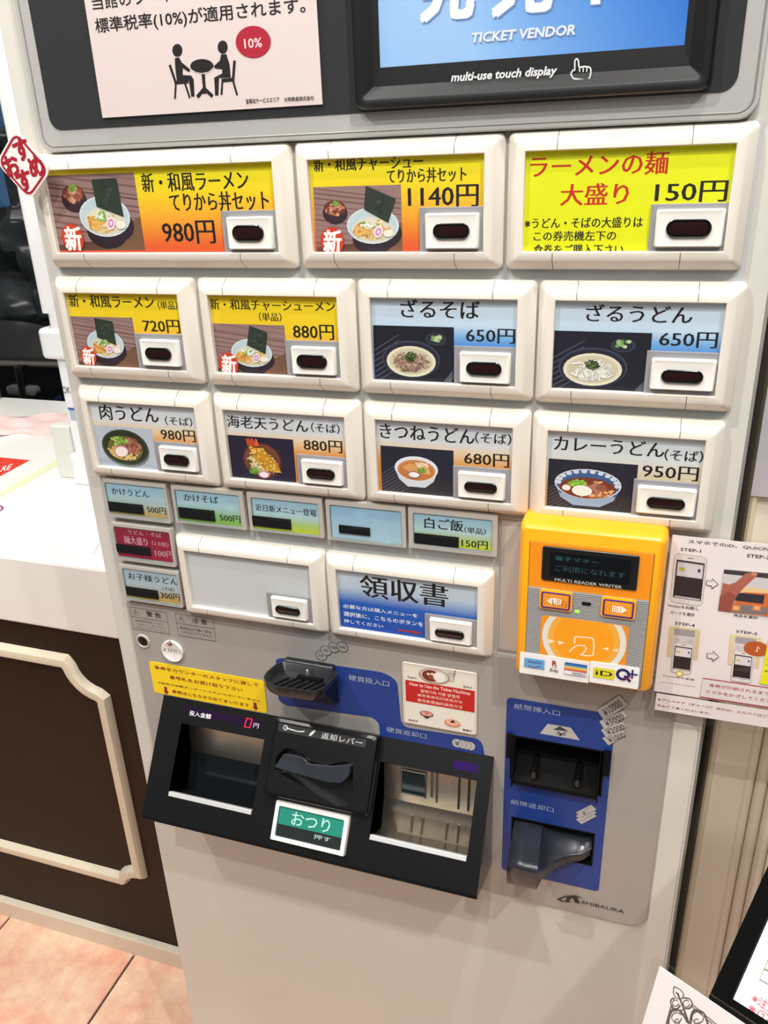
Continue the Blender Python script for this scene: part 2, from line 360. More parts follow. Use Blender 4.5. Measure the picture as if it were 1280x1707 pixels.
def udon(m, fr, r, kind):
    p = Pic(m, fr, r)
    if kind == 'beef':
        p.poly([(0, 0), (1, 0), (1, 1), (0, 1)], (186, 196, 208)); p.poly([(0, .8), (1, .9), (1, 1), (0, 1)], (170, 180, 196))
        p.ell(.5, .56, .4, .44, (120, 126, 130)); p.ell(.49, .5, .4, .44, (58, 70, 44)); p.ell(.49, .49, .365, .4, (40, 48, 34)); p.ell(.49, .53, .3, .31, (110, 100, 48))
        p.strands(.47, .58, .29, .25, [(222, 196, 110), (236, 214, 140), (200, 166, 80)], 60, .024, .3)
        p.strands(.6, .46, .18, .25, [(158, 96, 76), (180, 120, 96), (130, 74, 56)], 44, .04, .14)
        p.strands(.4, .33, .17, .13, [(150, 190, 80), (190, 214, 120), (100, 150, 50)], 40, .022, .1)
        p.ell(.42, .6, .125, .15, (206, 130, 150), 20, .4); p.ell(.42, .61, .105, .13, (244, 232, 226), 20, .4)
    elif kind == 'tempura':
        p.poly([(0, 0), (1, 0), (1, 1), (0, 1)], (34, 28, 52)); p.ell(.5, .55, .3, .42, (84, 46, 40)); p.ell(.5, .54, .275, .385, (126, 66, 50)); p.ell(.5, .58, .25, .34, (106, 70, 44))
        p.strands(.5, .6, .25, .32, [(226, 206, 150), (240, 226, 180)], 60, .018, .2)
        for dx in (0, .13):
            pts = [(.3 + dx, .2 + dx * .3), (.4 + dx, .2 + dx * .3), (.62 + dx, .62), (.66 + dx, .8), (.54 + dx, .78), (.38 + dx, .5)]; p.poly(pts, (206, 150, 40))
            for k in range(60):
                t = random.random(); p.ell(.36 + dx + t * .24 + random.uniform(-.04, .04), .26 + t * .48 + random.uniform(-.04, .04), .018, .022, random.choice([(232, 186, 70), (196, 138, 30), (244, 208, 110)]), 7)
            p.poly([(.3 + dx * .6, .22), (.28 + dx * .5, .06), (.33 + dx * .5, .03), (.37 + dx * .7, .2)], (190, 70, 44)); p.poly([(.34 + dx * .6, .2), (.37 + dx * .5, .02), (.4 + dx * .5, .05), (.4 + dx * .7, .2)], (214, 96, 60))
        p.strands(.36, .78, .09, .09, [(110, 160, 60), (80, 130, 50)], 30, .022, .08)
        p.ell(.52, .86, .09, .085, (206, 120, 150)); p.ell(.52, .86, .07, .065, (248, 238, 236))
    else:
        p.poly([(0, 0), (1, 0), (1, 1), (0, 1)], (32, 34, 52)); p.poly([(0, .6), (1, .7), (1, 1), (0, 1)], (46, 42, 48))
        for i in range(9): y = .62 + i * .08; p.poly([(0, y), (.4, y - .42), (.41, y - .41), (0, y + .02)], (82, 84, 100))
        x, y, rx, ry, b = (.49, .45, .3, .27, .85) if kind == 'fox' else (.46, .47, .38, .31, .93)
        body = (214, 218, 226) if kind == 'fox' else (150, 176, 206)
        p.poly([(x - rx, y), (x + rx, y), (x + rx * .8, b - .15), (x + rx * .4, b), (x - rx * .4, b), (x - rx * .8, b - .15)], body)
        if kind == 'curry':
            for k in range(7): t = x - rx * .8 + k * rx * .27; p.ell(t, .72 - abs(k - 3) * .03, .03, .07, (70, 110, 160), 12)
        p.ell(x, y, rx, ry, (230, 234, 240)); 
        if kind == 'curry':
            p.ell(x, y, rx * .96, ry * .94, (60, 96, 150))
            for k in range(12):
                t = PI + k * PI / 11; p.ell(x + rx * .88 * math.cos(t), y + ry * .84 * math.sin(t), .035, .04, (206, 220, 236), 10)
            p.ell(x, y + .08, rx * .84, ry * .7, (122, 56, 34))
            p.strands(x, y + .08, rx * .8, ry * .66, [(150, 76, 44), (180, 100, 60), (226, 190, 140), (110, 46, 30)], 80, .024, .2)
            p.strands(x + .1, y + .06, .12, .12, [(176, 120, 100), (150, 90, 74)], 20, .05, .1)
            p.strands(x - .12, y - .02, .12, .1, [(120, 180, 60), (160, 210, 90)], 36, .02, .08)
            p.ell(x - .06, y + .14, .115, .11, (250, 246, 240)); p.ell(x - .3 * .8, y + .1, .05, .06, (244, 240, 236))
        else:
            p.ell(x, y + .03, rx * .88, ry * .84, (206, 140, 84)); p.ell(x, y + .05, rx * .8, ry * .74, (196, 124, 66))
            p.poly([(x - .2, y - .02), (x - .08, y - .12), (x + .1, y - .02), (x - .04, y + .14)], (222, 160, 92)); p.poly([(x, y - .1), (x + .17, y - .06), (x + .2, y + .1), (x + .06, y + .1)], (230, 172, 104))
            p.strands(x + .1, y - .1, .13, .06, [(240, 226, 196), (226, 206, 170)], 30, .022, .16)
            p.strands(x + .08, y + .02, .07, .06, [(90, 150, 50), (130, 180, 80)], 26, .02, .07)
            p.ell(x - .03, y + .13, .085, .075, (70, 90, 110)); p.ell(x - .03, y + .13, .075, .06, (246, 244, 240))
# ------------------------------------------------------------------ setting: floor tiles, pilaster, back wall
FP = lambda w: F((0, 0, w))
def wbox(m, u0, u1, v0, v1, w0, w1):
    m.prism(FP(0), [(u0, v0), (u1, v0), (u1, v1), (u0, v1)], -w1, -w0)
GROUT = mat('grey_grout', (138, 128, 124), .8)
TILE = mat('salmon_tile', (232, 168, 142), .45, var=.1, scale=60, bump=.12, col2=(250, 216, 184))
m = M(); wbox(m, -1.7, 1.5, VF + .006, VF + .04, -1.6, 1.9); fl = obj('floor', m, GROUT, kind='structure')
TW, TG = .280, .0045
tile_me = None
for i in range(-5, 5):
    for j in range(-4, 5):
        u0 = -.2975 + i * TW + TG / 2; w0 = -.035 + j * TW + TG / 2
        if tile_me is None:
            m = M(); m.prism(F((0, VF, 0), (1, 0, 0), (0, 0, -1)), rrect(0, 0, TW - TG, TW - TG, .003, 2), 0, .006)
            # heights: normal of this frame points down, so the prism sinks to the grout
            o = obj('floor_tile', m, TILE, fl, bevel=.0012); tile_me = o.data
            base = Vector(o.location)
            o.location = base + Vector((u0, w0 + TW - TG, 0))
        else:
            o2 = link(bpy.data.objects.new('floor_tile', tile_me)); o2.parent = fl; o2.location = base + Vector((u0, w0 + TW - TG, 0))
            bv = o2.modifiers.new('bevel', 'BEVEL'); bv.width = .0012; bv.segments = 1
WALLP = mat('beige_wall_paint', (240, 228, 208), .5, var=.05, scale=14)
m = M(); wbox(m, .592, .632, -.7, VF, .1, .34); wbox(m, .632, 1.25, -.7, VF, .112, .34)
wr = obj('wall_right', m, WALLP, kind='structure')
m = M(); pr = [(-.0, 0), (.004, .003), (.0075, .0005), (.009, -.004)]
m.prism(F((.5885, VF, .1), (1, 0, 0), (0, 0, -1)), [(0, -.02), (0, .003), (.002, .005), (.0055, .004), (.0065, 0), (.0065, -.02)], 0, VF + .7)
for k in range(len(m.v)): pass
obj('bead_moulding', m, mat('edge_bead', (222, 208, 180), .45), wr, smooth=True)
for k in range(10):                              # fluting: half-round reeds up the pilaster
    a = .6225 + k * .0118
    m = M(); m.prism(F((a, VF, .104), (1, 0, 0), (0, 0, -1)), [(0, -.01)] + [(.0055 - .0055 * math.cos(t), .0062 * math.sin(t)) for t in [PI * i / 8 for i in range(9)]] + [(.011, -.01)], 0, VF + .7)
    obj('reed', m, WALLP, wr, smooth=True)
BACKW = mat('dark_kitchen_wall', (34, 40, 42), .3, var=.3, scale=3)
m = M(); wbox(m, -2.6, .58, -1.0, VF, 1.75, 1.85); obj('wall_back', m, BACKW, kind='structure')

# ------------------------------------------------------------------ service counter on the left
VC = .5128
cnt = thing('service_counter', W(-.62, VF, .6), 'white topped service counter with dark brown panelled front, left of the ticket machine', 'counter')
COUNT = mat('white_worktop', (240, 238, 232), .3, var=.02, coat=.2)
m = M(); wbox(m, -1.35, -.032, VC, .627, .22, .97); obj('worktop', m, COUNT, cnt, bevel=.004)
BROWN = mat('dark_wood_laminate', (44, 26, 14), .5, spec=.18, var=.3, scale=14, vstretch=(6, 6, .6))
m = M(); wbox(m, -1.34, -.034, .627, VF - .003, .228, .95); obj('front_panel', m, BROWN, cnt)
m = M(); wbox(m, -1.34, -.034, 1.273, VF - .0005, .2145, .228); obj('skirting', m, mat('cream_skirting', (226, 214, 194), .4), cnt, bevel=.0015)
# picture-frame moulding with scooped corners
ur, vt, vb, ul = -.2545, .6865, 1.131, -1.12
pts = [(ul + .05, vt), (ur - .057, vt)] + [(ur + .004 - .057 * math.cos(t), vt - .004 + .057 * math.sin(t)) for t in [PI / 2 * i / 8 for i in range(1, 8)]] + [(ur, vt + .057), (ur, vb - .026)]
pts += [(ur + .002 - .039 * math.sin(t), vb + .004 - .03 * math.cos(t)) for t in [PI / 2 * i / 6 for i in range(1, 6)]] + [(ur - .039, vb), (ul + .039, vb), (ul, vb - .026), (ul, vt + .057)]
m = M(); closed = pts + [pts[0]]
def moulding(m, pts, wd_, hh, wf):
    fr = FP(wf); prof = [(-1, 0), (-.9, .45), (-.55, .9), (0, 1), (.55, .9), (.9, .45), (1, 0)]; n = len(pts); rings = []
    for i, p in enumerate(pts):
        q = Vector(pts[i - 1]); r = Vector(pts[(i + 1) % n]); P = Vector(p); d1 = (P - q).normalized(); d2 = (r - P).normalized()
        nn = Vector((d1.y + d2.y, -d1.x - d2.x)).normalized(); k = 1 / max(.55, nn.dot(Vector((d1.y, -d1.x))))
        rings.append([fr.P(P.x + nn.x * wd_ * k * a, P.y + nn.y * wd_ * k * a, hh * b) for a, b in prof])
    vs = [x for r in rings for x in r]; c = len(prof); fs = []
    for i in range(n):
        for j in range(c - 1): fs.append([i * c + j, i * c + j + 1, ((i + 1) % n) * c + j + 1, ((i + 1) % n) * c + j])
    m.add(vs, fs)
moulding(m, pts, .0115, .013, .228)
obj('frame_moulding', m, mat('cream_moulding', (224, 212, 188), .42), cnt, smooth=True)

# things on the counter
FC = F((0, VC, 0), (1, 0, 0), (0, 0, -1))        # normal comes out downwards: use negative heights
def FCP(x, y): return FC.px(x, y)
class FCup(F):
    def __init__(s, v): s.O = Vector((0, v, 0)); s.ea = Vector((1, 0, 0)); s.eb = Vector((0, 0, -1)); s.n = Vector((0, -1, 0))
FK = FCup(VC)
mt = [(FK.px(*p)) for p in ((-60, 742), (105, 764), (112, 790), (130, 860), (166, 905), (-60, 915))]
m = M(); q = [(-.80, -.26), (-.36, -.26), (-.36, -.82), (-.80, -.82)]
q = [FK.px(0, 748), FK.px(104, 757), FK.px(176, 905), FK.px(0, 935)]
m = M()
sheet = [(-.98, -.80), (-.40, -.62), (-.25, -.26), (-.80, -.26)]
m.prism(FK, sheet, .0003, .0009)
ms = obj('counter_notice_sheet', m, mat('paper_white', (242, 240, 234), .4, var=.02), label='white laminated notice with red corner lying flat on the counter', cat='notice')
m = M()
m.poly(FK, [FK.px(-30, 757), FK.px(0, 763), FK.px(50, 768), FK.px(0, 795), FK.px(-30, 811)], (226, 62, 44), .0011)
m.poly(FK, [FK.px(-30, 840), FK.px(0, 822), FK.px(103, 762), FK.px(104, 772), FK.px(0, 832), FK.px(-30, 850)], (226, 232, 190), .0011)
T_, R_, B_ = FK.px(3, 779), FK.px(22, 774), FK.px(0, 788)
text(m, FK, 'RE', None, (250, 236, 230), quad=(T_, R_, B_), shear=.3, bold=.015, h=.0013)
m.stroke(FK, [FK.px(*p) for p in ((-10, 846), (0, 844), (5, 847), (3, 851), (-4, 855), (-10, 856))], .0035, (150, 30, 90), h=.0013)
obj('sheet_print', m, PRINT, ms, fix=False)
# pink cloth, folded
m = M(); nu, nw = 26, 12; ea_ = [FK.px(-60, 738), FK.px(100, 720)]; vs = []; P0 = FK.px(0, 737); P1 = FK.px(102, 722); P2 = FK.px(100, 672)
for i in range(nu + 1):
    for j in range(nw + 1):
        a = -1.02 + (P1[0] + 1.02) * i / nu; b = P0[1] + (P1[1] - P0[1]) * max(0, (i - nu * .45) / (nu * .55)) - .16 * j / nw + .012 * math.sin(i * .9) * (1 if j == 0 else .2)
        z = .006 + .006 * math.sin(i * .7 + j * .5) * math.cos(j * .8) + (.012 * math.exp(-((i - 15.5) / 1.6) ** 2) * max(0, 1 - j / 5))
        if i in (0, nu) or j in (nw,): z = .001
        if j == 0: z = .001 + (.013 * math.exp(-((i - 15.5) / 1.6) ** 2))
        vs.append(FK.P(a, b, max(z, .001)))
m.add(vs, [[i * (nw + 1) + j, (i + 1) * (nw + 1) + j, (i + 1) * (nw + 1) + j + 1, i * (nw + 1) + j + 1] for i in range(nu) for j in range(nw)])
o = obj('folded_cloth', m, mat('pale_pink_cloth', (236, 206, 200), .85, bump=.4, scale=200), smooth=True, label='pale pink cloth spread along the back of the white counter', cat='cloth')
sd = o.modifiers.new('s', 'SOLIDIFY'); sd.thickness = .0015; sd.offset = 1
# white pole dispenser beside the machine
dz = thing('pole_dispenser', W(-.44, VC, .52), 'slim white pole dispenser standing on the counter behind the machine', 'dispenser')
WP = mat('white_gloss_plastic', (240, 241, 242), .25, coat=.3)
FD = FP(.50)
m = M(); m.prism(FCup(VC), rrect(-.472, -.54, -.405, -.50, .012), .30, .80); obj('upper_tube', m, WP, dz, smooth=True)
m = M(); m.prism(FCup(VC), rrect(-.484, -.548, -.40, -.492, .018), .225, .275); obj('collar', m, WP, dz, bevel=.006, smooth=True)
m = M(); m.prism(FCup(VC), rrect(-.462, -.54, -.405, -.50, .014), .05, .3); obj('lower_tube', m, WP, dz, smooth=True)
m = M(); m.prism(FCup(VC), rrect(-.458, -.5405, -.41, -.4995, .012), .118, .137); obj('label_band', m, mat('grey_blue_band', (176, 190, 204), .4), dz)
m = M(); m.prism(FCup(VC), rrect(-.4585, -.541, -.4095, -.499, .012), .137, .1405); obj('blue_line', m, mat('blue_line', (36, 92, 180), .4), dz)
m = M(); m.prism(FCup(VC), rrect(-.468, -.55, -.39, -.49, .016), .0006, .055); obj('base', m, WP, dz, bevel=.004, smooth=True)
m = M(); m.prism(FCup(VC), rrect(-.515, -.54, -.472, -.515, .006), .0006, .10); obj('side_holder', m, mat('off_white_plastic', (222, 222, 214), .4), dz, bevel=.003)
m = M(); text(m, FD.up(.0006), 'OK 24', (-.455, .335, -.425, .347), (60, 64, 74)); obj('small_lettering', m, PRINT, dz, fix=False)

# ------------------------------------------------------------------ dim kitchen beyond the counter
KD = mat('black_enamel', (12, 14, 15), .35, coat=.3, var=.2)
kt = thing('kitchen_unit', W(-1.2, VF, 1.4), 'dark kitchen unit with curved steel rim beyond the counter', 'kitchen unit')
m = M(); wbox(m, -1.75, -.75, .60, VF, 1.18, 1.6); obj('cabinet', m, KD, kt, bevel=.01)
m = M(); n = 20; top = []; 
for i in range(n + 1):
    t = i / n; u = -1.62 + t * .80; v = .44 - .07 * math.sin(min(1, t * 1.15) * PI) ** .8 + .03 * t; top.append((u, v))
m.prism(FP(1.28), top + [(-.82, .47), (-1.62, .5)], 0, .1); obj('curved_hood', m, mat('dark_steel', (90, 92, 92), .3, metal=.7, var=.3, scale=5), kt, smooth=True)
m = M(); m.tube([W(-1.62, .495, 1.16), W(-1.2, .475, 1.15), W(-.82, .47, 1.16)], .008); obj('steel_rail', m, STEEL, kt, smooth=True)
m = M(); m.tube([W(-1.14, .48, 1.14), W(-1.145, .60, 1.14)], .012); obj('black_post', m, BLACKP, kt, smooth=True)
m = M(); m.loft(FP(1.16), (-1.20, .535, -1.10, .56), [(0, 0, .012), (0, .02, .012), (-.004, .022, .01)], cap1=True); obj('grey_lid', m, mat('grey_lid', (96, 100, 98), .4), kt, smooth=True)
m = M(); m.loft(FP(1.15), (-1.04, .555, -1.02, .575), [(0, 0, .01), (0, .015, .01)], cap1=True); obj('dial', m, mat('blue_black', (24, 28, 60), .3), kt, smooth=True)
# heap of black plastic bags and blue crates on a shelf
random.seed(3)
m = M(); nu, nv = 30, 30; vs = []
from mathutils import noise
for i in range(nu + 1):
    for j in range(nv + 1):
        a = -1.66 + .9 * i / nu; b = -.14 + .54 * j / nv
        vs.append(FP(1.45).P(a, b, .08 * noise.noise(Vector((a * 9, b * 9, 0))) + .04 * noise.noise(Vector((a * 30, b * 14, 3))) + .1 * j / nv))
m.add(vs, [[i * (nv + 1) + j, (i + 1) * (nv + 1) + j, (i + 1) * (nv + 1) + j + 1, i * (nv + 1) + j + 1] for i in range(nu) for j in range(nv)])
o = obj('plastic_curtain', m, mat('black_plastic_film', (40, 46, 48), .22, coat=.4, var=.4, scale=6), smooth=True, label='dark crumpled plastic curtain hanging in the kitchen behind the counter', cat='curtain')
sd = o.modifiers.new('s', 'SOLIDIFY'); sd.thickness = .002
for k, (x0, y0, x1, y1, sk) in enumerate(((-14, 155, 9, 215, .0), (-14, 222, 18, 345, .01))):
    m = M(); fr = FP(1.28); r = fr.rect(x0, y0, x1, y1)
    r = (r[0], min(r[1], r[3]), r[2], max(r[1], r[3]))
    m.loft(fr, r, [(0, 0, .02), (0, .05, .02), (-.006, .056, .018), (-.02, .056, .012), (-.022, .05, .01)], cap0=True, cap1=True)
    obj('blue_crate', m, mat('blue_crate_plastic', (98, 150, 204), .4), bevel=.003, smooth=True, label=('blue plastic container, the upper one in the kitchen behind the machine', 'larger blue plastic container below the other in the kitchen')[k], cat='container', group='blue containers in the kitchen')
m = M(); q = FP(1.0).px(-8, 610); m.tube([W(q[0], .5126, .94), W(q[0], .44, .94), W(q[0], .40, .94), W(q[0], .36, .94)], [.04, .046, .038, .04], n=20)
obj('glass_jar', m, mat('pale_glass', (150, 160, 160), .1, coat=.8), smooth=True, label='rounded clear glass jar at the back edge of the counter', cat='jar')

# ------------------------------------------------------------------ the ticket machine
tm = thing('ticket_machine', W(.27, VF, .25), 'tall cream food ticket vending machine covered with illuminated menu buttons', 'vending machine')
WB, WL = .014, .010
FB, FL = FP(WB), FP(WL)
m = M(); wbox(m, -.0265, .5690, -.46, VF - .002, WB, .47); body = obj('body', m, BODY, tm)
blue_r = FL.rect(844, 1162, 1003, 1486); bslot = FL.rect(852, 1224, 1002, 1327); rslot = FL.rect(853, 1360, 987, 1443)
blue_r = (blue_r[0] + .0005, FL.px(845, 1162)[1], FL.px(1027, 1186)[0], FL.px(1003, 1487)[1])
CUT = [bslot, rslot, (.040, .546, .384, .645)]
def cutters(fr, rs, d0, d1):
    out = []
    for r in rs:
        c = M(); c.box(fr, r, d0, d1); out.append(c)
    return out
cut(body, cutters(FB, CUT, -.09, .02))
bv = body.modifiers.new('bevel', 'BEVEL'); bv.width = .005; bv.segments = 3; bv.limit_method = 'ANGLE'; bv.angle_limit = math.radians(60)
m = M(); wbox(m, .5685, .5735, -.45, VF - .004, .034, .46); obj('chassis_edge', m, mat('grey_chassis', (150, 150, 142), .5), tm, bevel=.001); m = M(); wbox(m, -.0310, -.0260, -.45, VF - .004, .07, .46); obj('chassis_edge', m, MT['grey_chassis'], tm, bevel=.001)
m = M(); m.box(FB, (-.0105, -.013, .5525, .4085), -.001, .0006); obj('recess_panel', m, RECESS, tm)
# lower door rounded corner piece on the right
d0 = FP(.0135).px(1159.7, 1236.7); m = M()
m.prism(FB, roundpoly([(.5455, .4590), (.5665, .4590), (.5665, 1.29), (.5455, 1.29)], [0, .016, .004, 0]), -.001, .0012); obj('lower_door_edge', m, mat('door_white', (222, 220, 210), .4, var=.1, scale=20), tm, bevel=.0006)
# lower grey panel
gl = FL.px(214, 1014); gp = (-.0035, .4165, FL.px(1118, 1200)[0], FL.px(1085, 1545)[1])
pl_pts = roundpoly([(gp[0], gp[1]), (gp[2] + .001, gp[1]), (gp[2] + .001, gp[3] + .004), (gp[0], gp[3] + .004)], [.004, .004, .018, .018], 6)
m = M(); m.prism(FL, pl_pts, -.005, 0); lp = obj('lower_panel', m, LGREY, tm); cut(lp, cutters(FL, CUT, -.02, .02))
m = M(); m.prism(FL, roundpoly([(gp[0] - .003, gp[1] - .002), (gp[2] + .004, gp[1] - .002), (gp[2] + .004, gp[3] + .007), (gp[0] - .003, gp[3] + .007)], [.006, .006, .02, .02], 6), -.0048, -.0032)
o = obj('panel_rim', m, TAUPE, tm, bevel=.0006); cut(o, cutters(FL, CUT, -.02, .02))

# --- top: acrylic front, dark window, monitor
m = M(); m.loft(FP(.006), (-.0005, -.43, .5470, -.0137), [(0, -.008, .012), (0, 0, .012), (-.001, .001, .011)], cap1=True, seg=6); obj('fascia', m, SILVER, tm, smooth=True)
m = M(); m.loft(FP(.005), (.0030, -.427, .5440, -.0170), [(0, 0, .010), (-.0008, .0004, .0095), (-.0016, 0, .009)], seg=6); obj('fascia_groove', m, mat('groove_grey', (132, 132, 126), .4), tm)
m = M(); m.prism(FP(.005), rrect(.0135, -.42, .5325, -.0300, .010, 6), 0, .0006); obj('dark_window', m, DARKG, tm)
FM = FP(-.004)
mo = M(); rm = (FM.px(594, 100)[0], -.42, FM.px(1181, 100)[0], FM.px(900, 163)[1]); rs_ = (FP(.001).px(631, 60)[0], -.30, FP(.001).px(1143, 60)[0], FP(.001).px(900, 93)[1])
rm = (.2830, -.42, .5150, -.0335)
mo.loft(FM, rm, [(.0012, -.009, .006), (.0012, -.003, .006), (0, 0, .005), (-.0035, 0, .003), (-.0045, -.0006, .003), (-.012, -.005, .001)])
mon = obj('monitor_bezel', mo, mat('charcoal_plastic', (22, 23, 24), .38, spec=.3), tm, smooth=True, label='charcoal bezel around the touch display')
m = M(); m.loft(FM, rm, [(.0022, -.0088, .007), (.0022, -.004, .007), (.0012, -.003, .006), (.0008, -.004, .006)]); obj('rubber_edge', m, BLACKP, mon)
inner = (rm[0] + .012, rm[1] + .012, rm[2] - .012, rm[3] - .012)
sc_r = (.2993, -.36, .4990, -.0572)
FS = FM.up(-.0062)
m = M(); m.loft(FM, sc_r, [(0.0001, -.0062, 0.0003), (.004, -.0052, .001), (.030, -.0050, .001)][:2]); 
m2 = M(); n = rrect(*inner); k = rrect(*sc_r)
m2.add([FM.P(a, b, -.005) for a, b in n] + [FM.P(a, b, -.0058) for a, b in k], [[i, (i + 1) % 4, 4 + (i + 1) % 4, 4 + i] for i in range(4)])
obj('inner_bezel', m2, mat('charcoal_satin', (28, 29, 31), .4, spec=.3), mon)
SCR = mat('screen', rough=.12, vc=True, es=.2, coat=.3, var=0)
m = M(); vs = []; cs = []; n = 12
def mixc(a, b, t): return tuple(a[i] * (1 - t) + b[i] * t for i in range(3))
for i in range(n + 1):
    for j in range(n + 1):
        x, y = i / n, j / n; t = max(0, min(1, x * 1.0 + (1 - y) * .9 - .35)); c = mixc((132, 172, 214), (20, 78, 170), t)
        c = mixc(c, (150, 176, 206), max(0, 1 - ((x - .18) / .3) ** 2 - ((y - .82) / .3) ** 2) * .5)
        vs.append(FS.P(sc_r[0] + (sc_r[2] - sc_r[0]) * x, sc_r[1] + (sc_r[3] - sc_r[1]) * y, 0)); cs.append(c)
m.add(vs, [[i * (n + 1) + j, (i + 1) * (n + 1) + j, (i + 1) * (n + 1) + j + 1, i * (n + 1) + j + 1] for i in range(n) for j in range(n)], cs)
scr = obj('screen', m, SCR, mon, fix=False, label='lit blue touch screen')
m = M(); SU = FS.up(.0002); 
for dx, dy, c in ((.0010, .0010, (96, 124, 168)), (0, 0, (206, 214, 222))):
    for chx, xa, xb, yb in (('発', 702, 796, 36), ('売', 822, 924, 27), ('中', 950, 1046, 8)):
        p_ = SU.px(xa, yb); q_ = SU.px(xb, yb); text(m, SU, chx, (p_[0] + dx, p_[1] - .044 + dy, q_[0] + dx, p_[1] + dy), c, bold=.03, shear=.1)
r = SU.rect(786, 54.7, 958.8, 57.8)
text(m, SU, 'TICKET VENDOR', (r[0] + .0006, r[1] + .0006, r[2] + .0006, r[3] + .0006), (110, 132, 166), bold=.03, shear=.15); text(m, SU, 'TICKET VENDOR', r, (196, 204, 214), bold=.03, shear=.15)
o = obj('screen_lettering', m, SCR, mon, fix=False)
m = M(); MU = FM.up(-.0028); text(m, MU, 'multi-use touch display', MU.rect(751.5, 121.7, 928.4, 129), (214, 216, 218), bold=.028, shear=.22)
hp = [(955, 131), (951, 122), (956, 116), (958, 118), (958, 101), (961, 97), (964, 101), (965, 113), (971, 111), (977, 111), (983, 112), (985, 116), (984, 127), (980, 134)]
m.stroke(MU, roundpoly([MU.px(*p) for p in hp], .0012), .0009, (214, 216, 218), closed=True)
for x in (966, 972, 978): m.stroke(MU, [MU.px(x, 111), MU.px(x, 120)], .0007, (214, 216, 218))
obj('bezel_lettering', m, PRINT, mon, fix=False)

# --- the large menu buttons
WIN = {'A': (0, 0, .2107, .0655), 'B': (.2401, 0, .3739, .0655), 'C': (.4025, 0, .5364, .0655)}
for i, c in enumerate('DEFG'): WIN[c] = ((-.0020, .1421, .2851, .4277)[i], .0995, (-.0020, .1421, .2851, .4277)[i] + .115, .1646)
for i, c in enumerate('HIJK'): WIN[c] = ((.0009, .1438, .2854, .4269)[i], .1978, (.0009, .1438, .2854, .4269)[i] + .1141, .2622)
WIN['L'] = (.0828, .3428, .2145, .4051); WIN['M'] = (.2414, .3428, .3731, .4051)
YO = [(0, (236, 232, 26)), (.3, (240, 212, 30)), (.6, (238, 164, 44)), (.85, (226, 108, 44)), (1, (208, 70, 36))]
YY = [(0, (238, 216, 30)), (.45, (240, 204, 34)), (.62, (236, 160, 52)), (.85, (222, 110, 44)), (1, (196, 84, 40))]
YE = [(0, (228, 236, 20)), (1, (222, 226, 14))]
BL = [(0, (204, 220, 232)), (.32, (196, 220, 238)), (.45, (120, 176, 226)), (.62, (22, 104, 204)), (1, (16, 84, 186))]
OR = [(0, (206, 216, 226)), (.28, (214, 220, 222)), (.4, (232, 206, 166)), (.56, (222, 152, 74)), (1, (206, 130, 56))]
TN = [(0, (206, 218, 228)), (.3, (214, 222, 222)), (.55, (222, 202, 160)), (.7, (206, 160, 96)), (1, (196, 146, 84))]
WH = [(0, (196, 204, 206)), (.2, (208, 214, 214)), (1, (204, 206, 206))]
RB = [(0, (206, 222, 232)), (.28, (196, 214, 228)), (.55, (30, 96, 190)), (1, (14, 72, 168))]
K_ = (26, 22, 22); RD = (196, 40, 24); WT = (236, 244, 250)
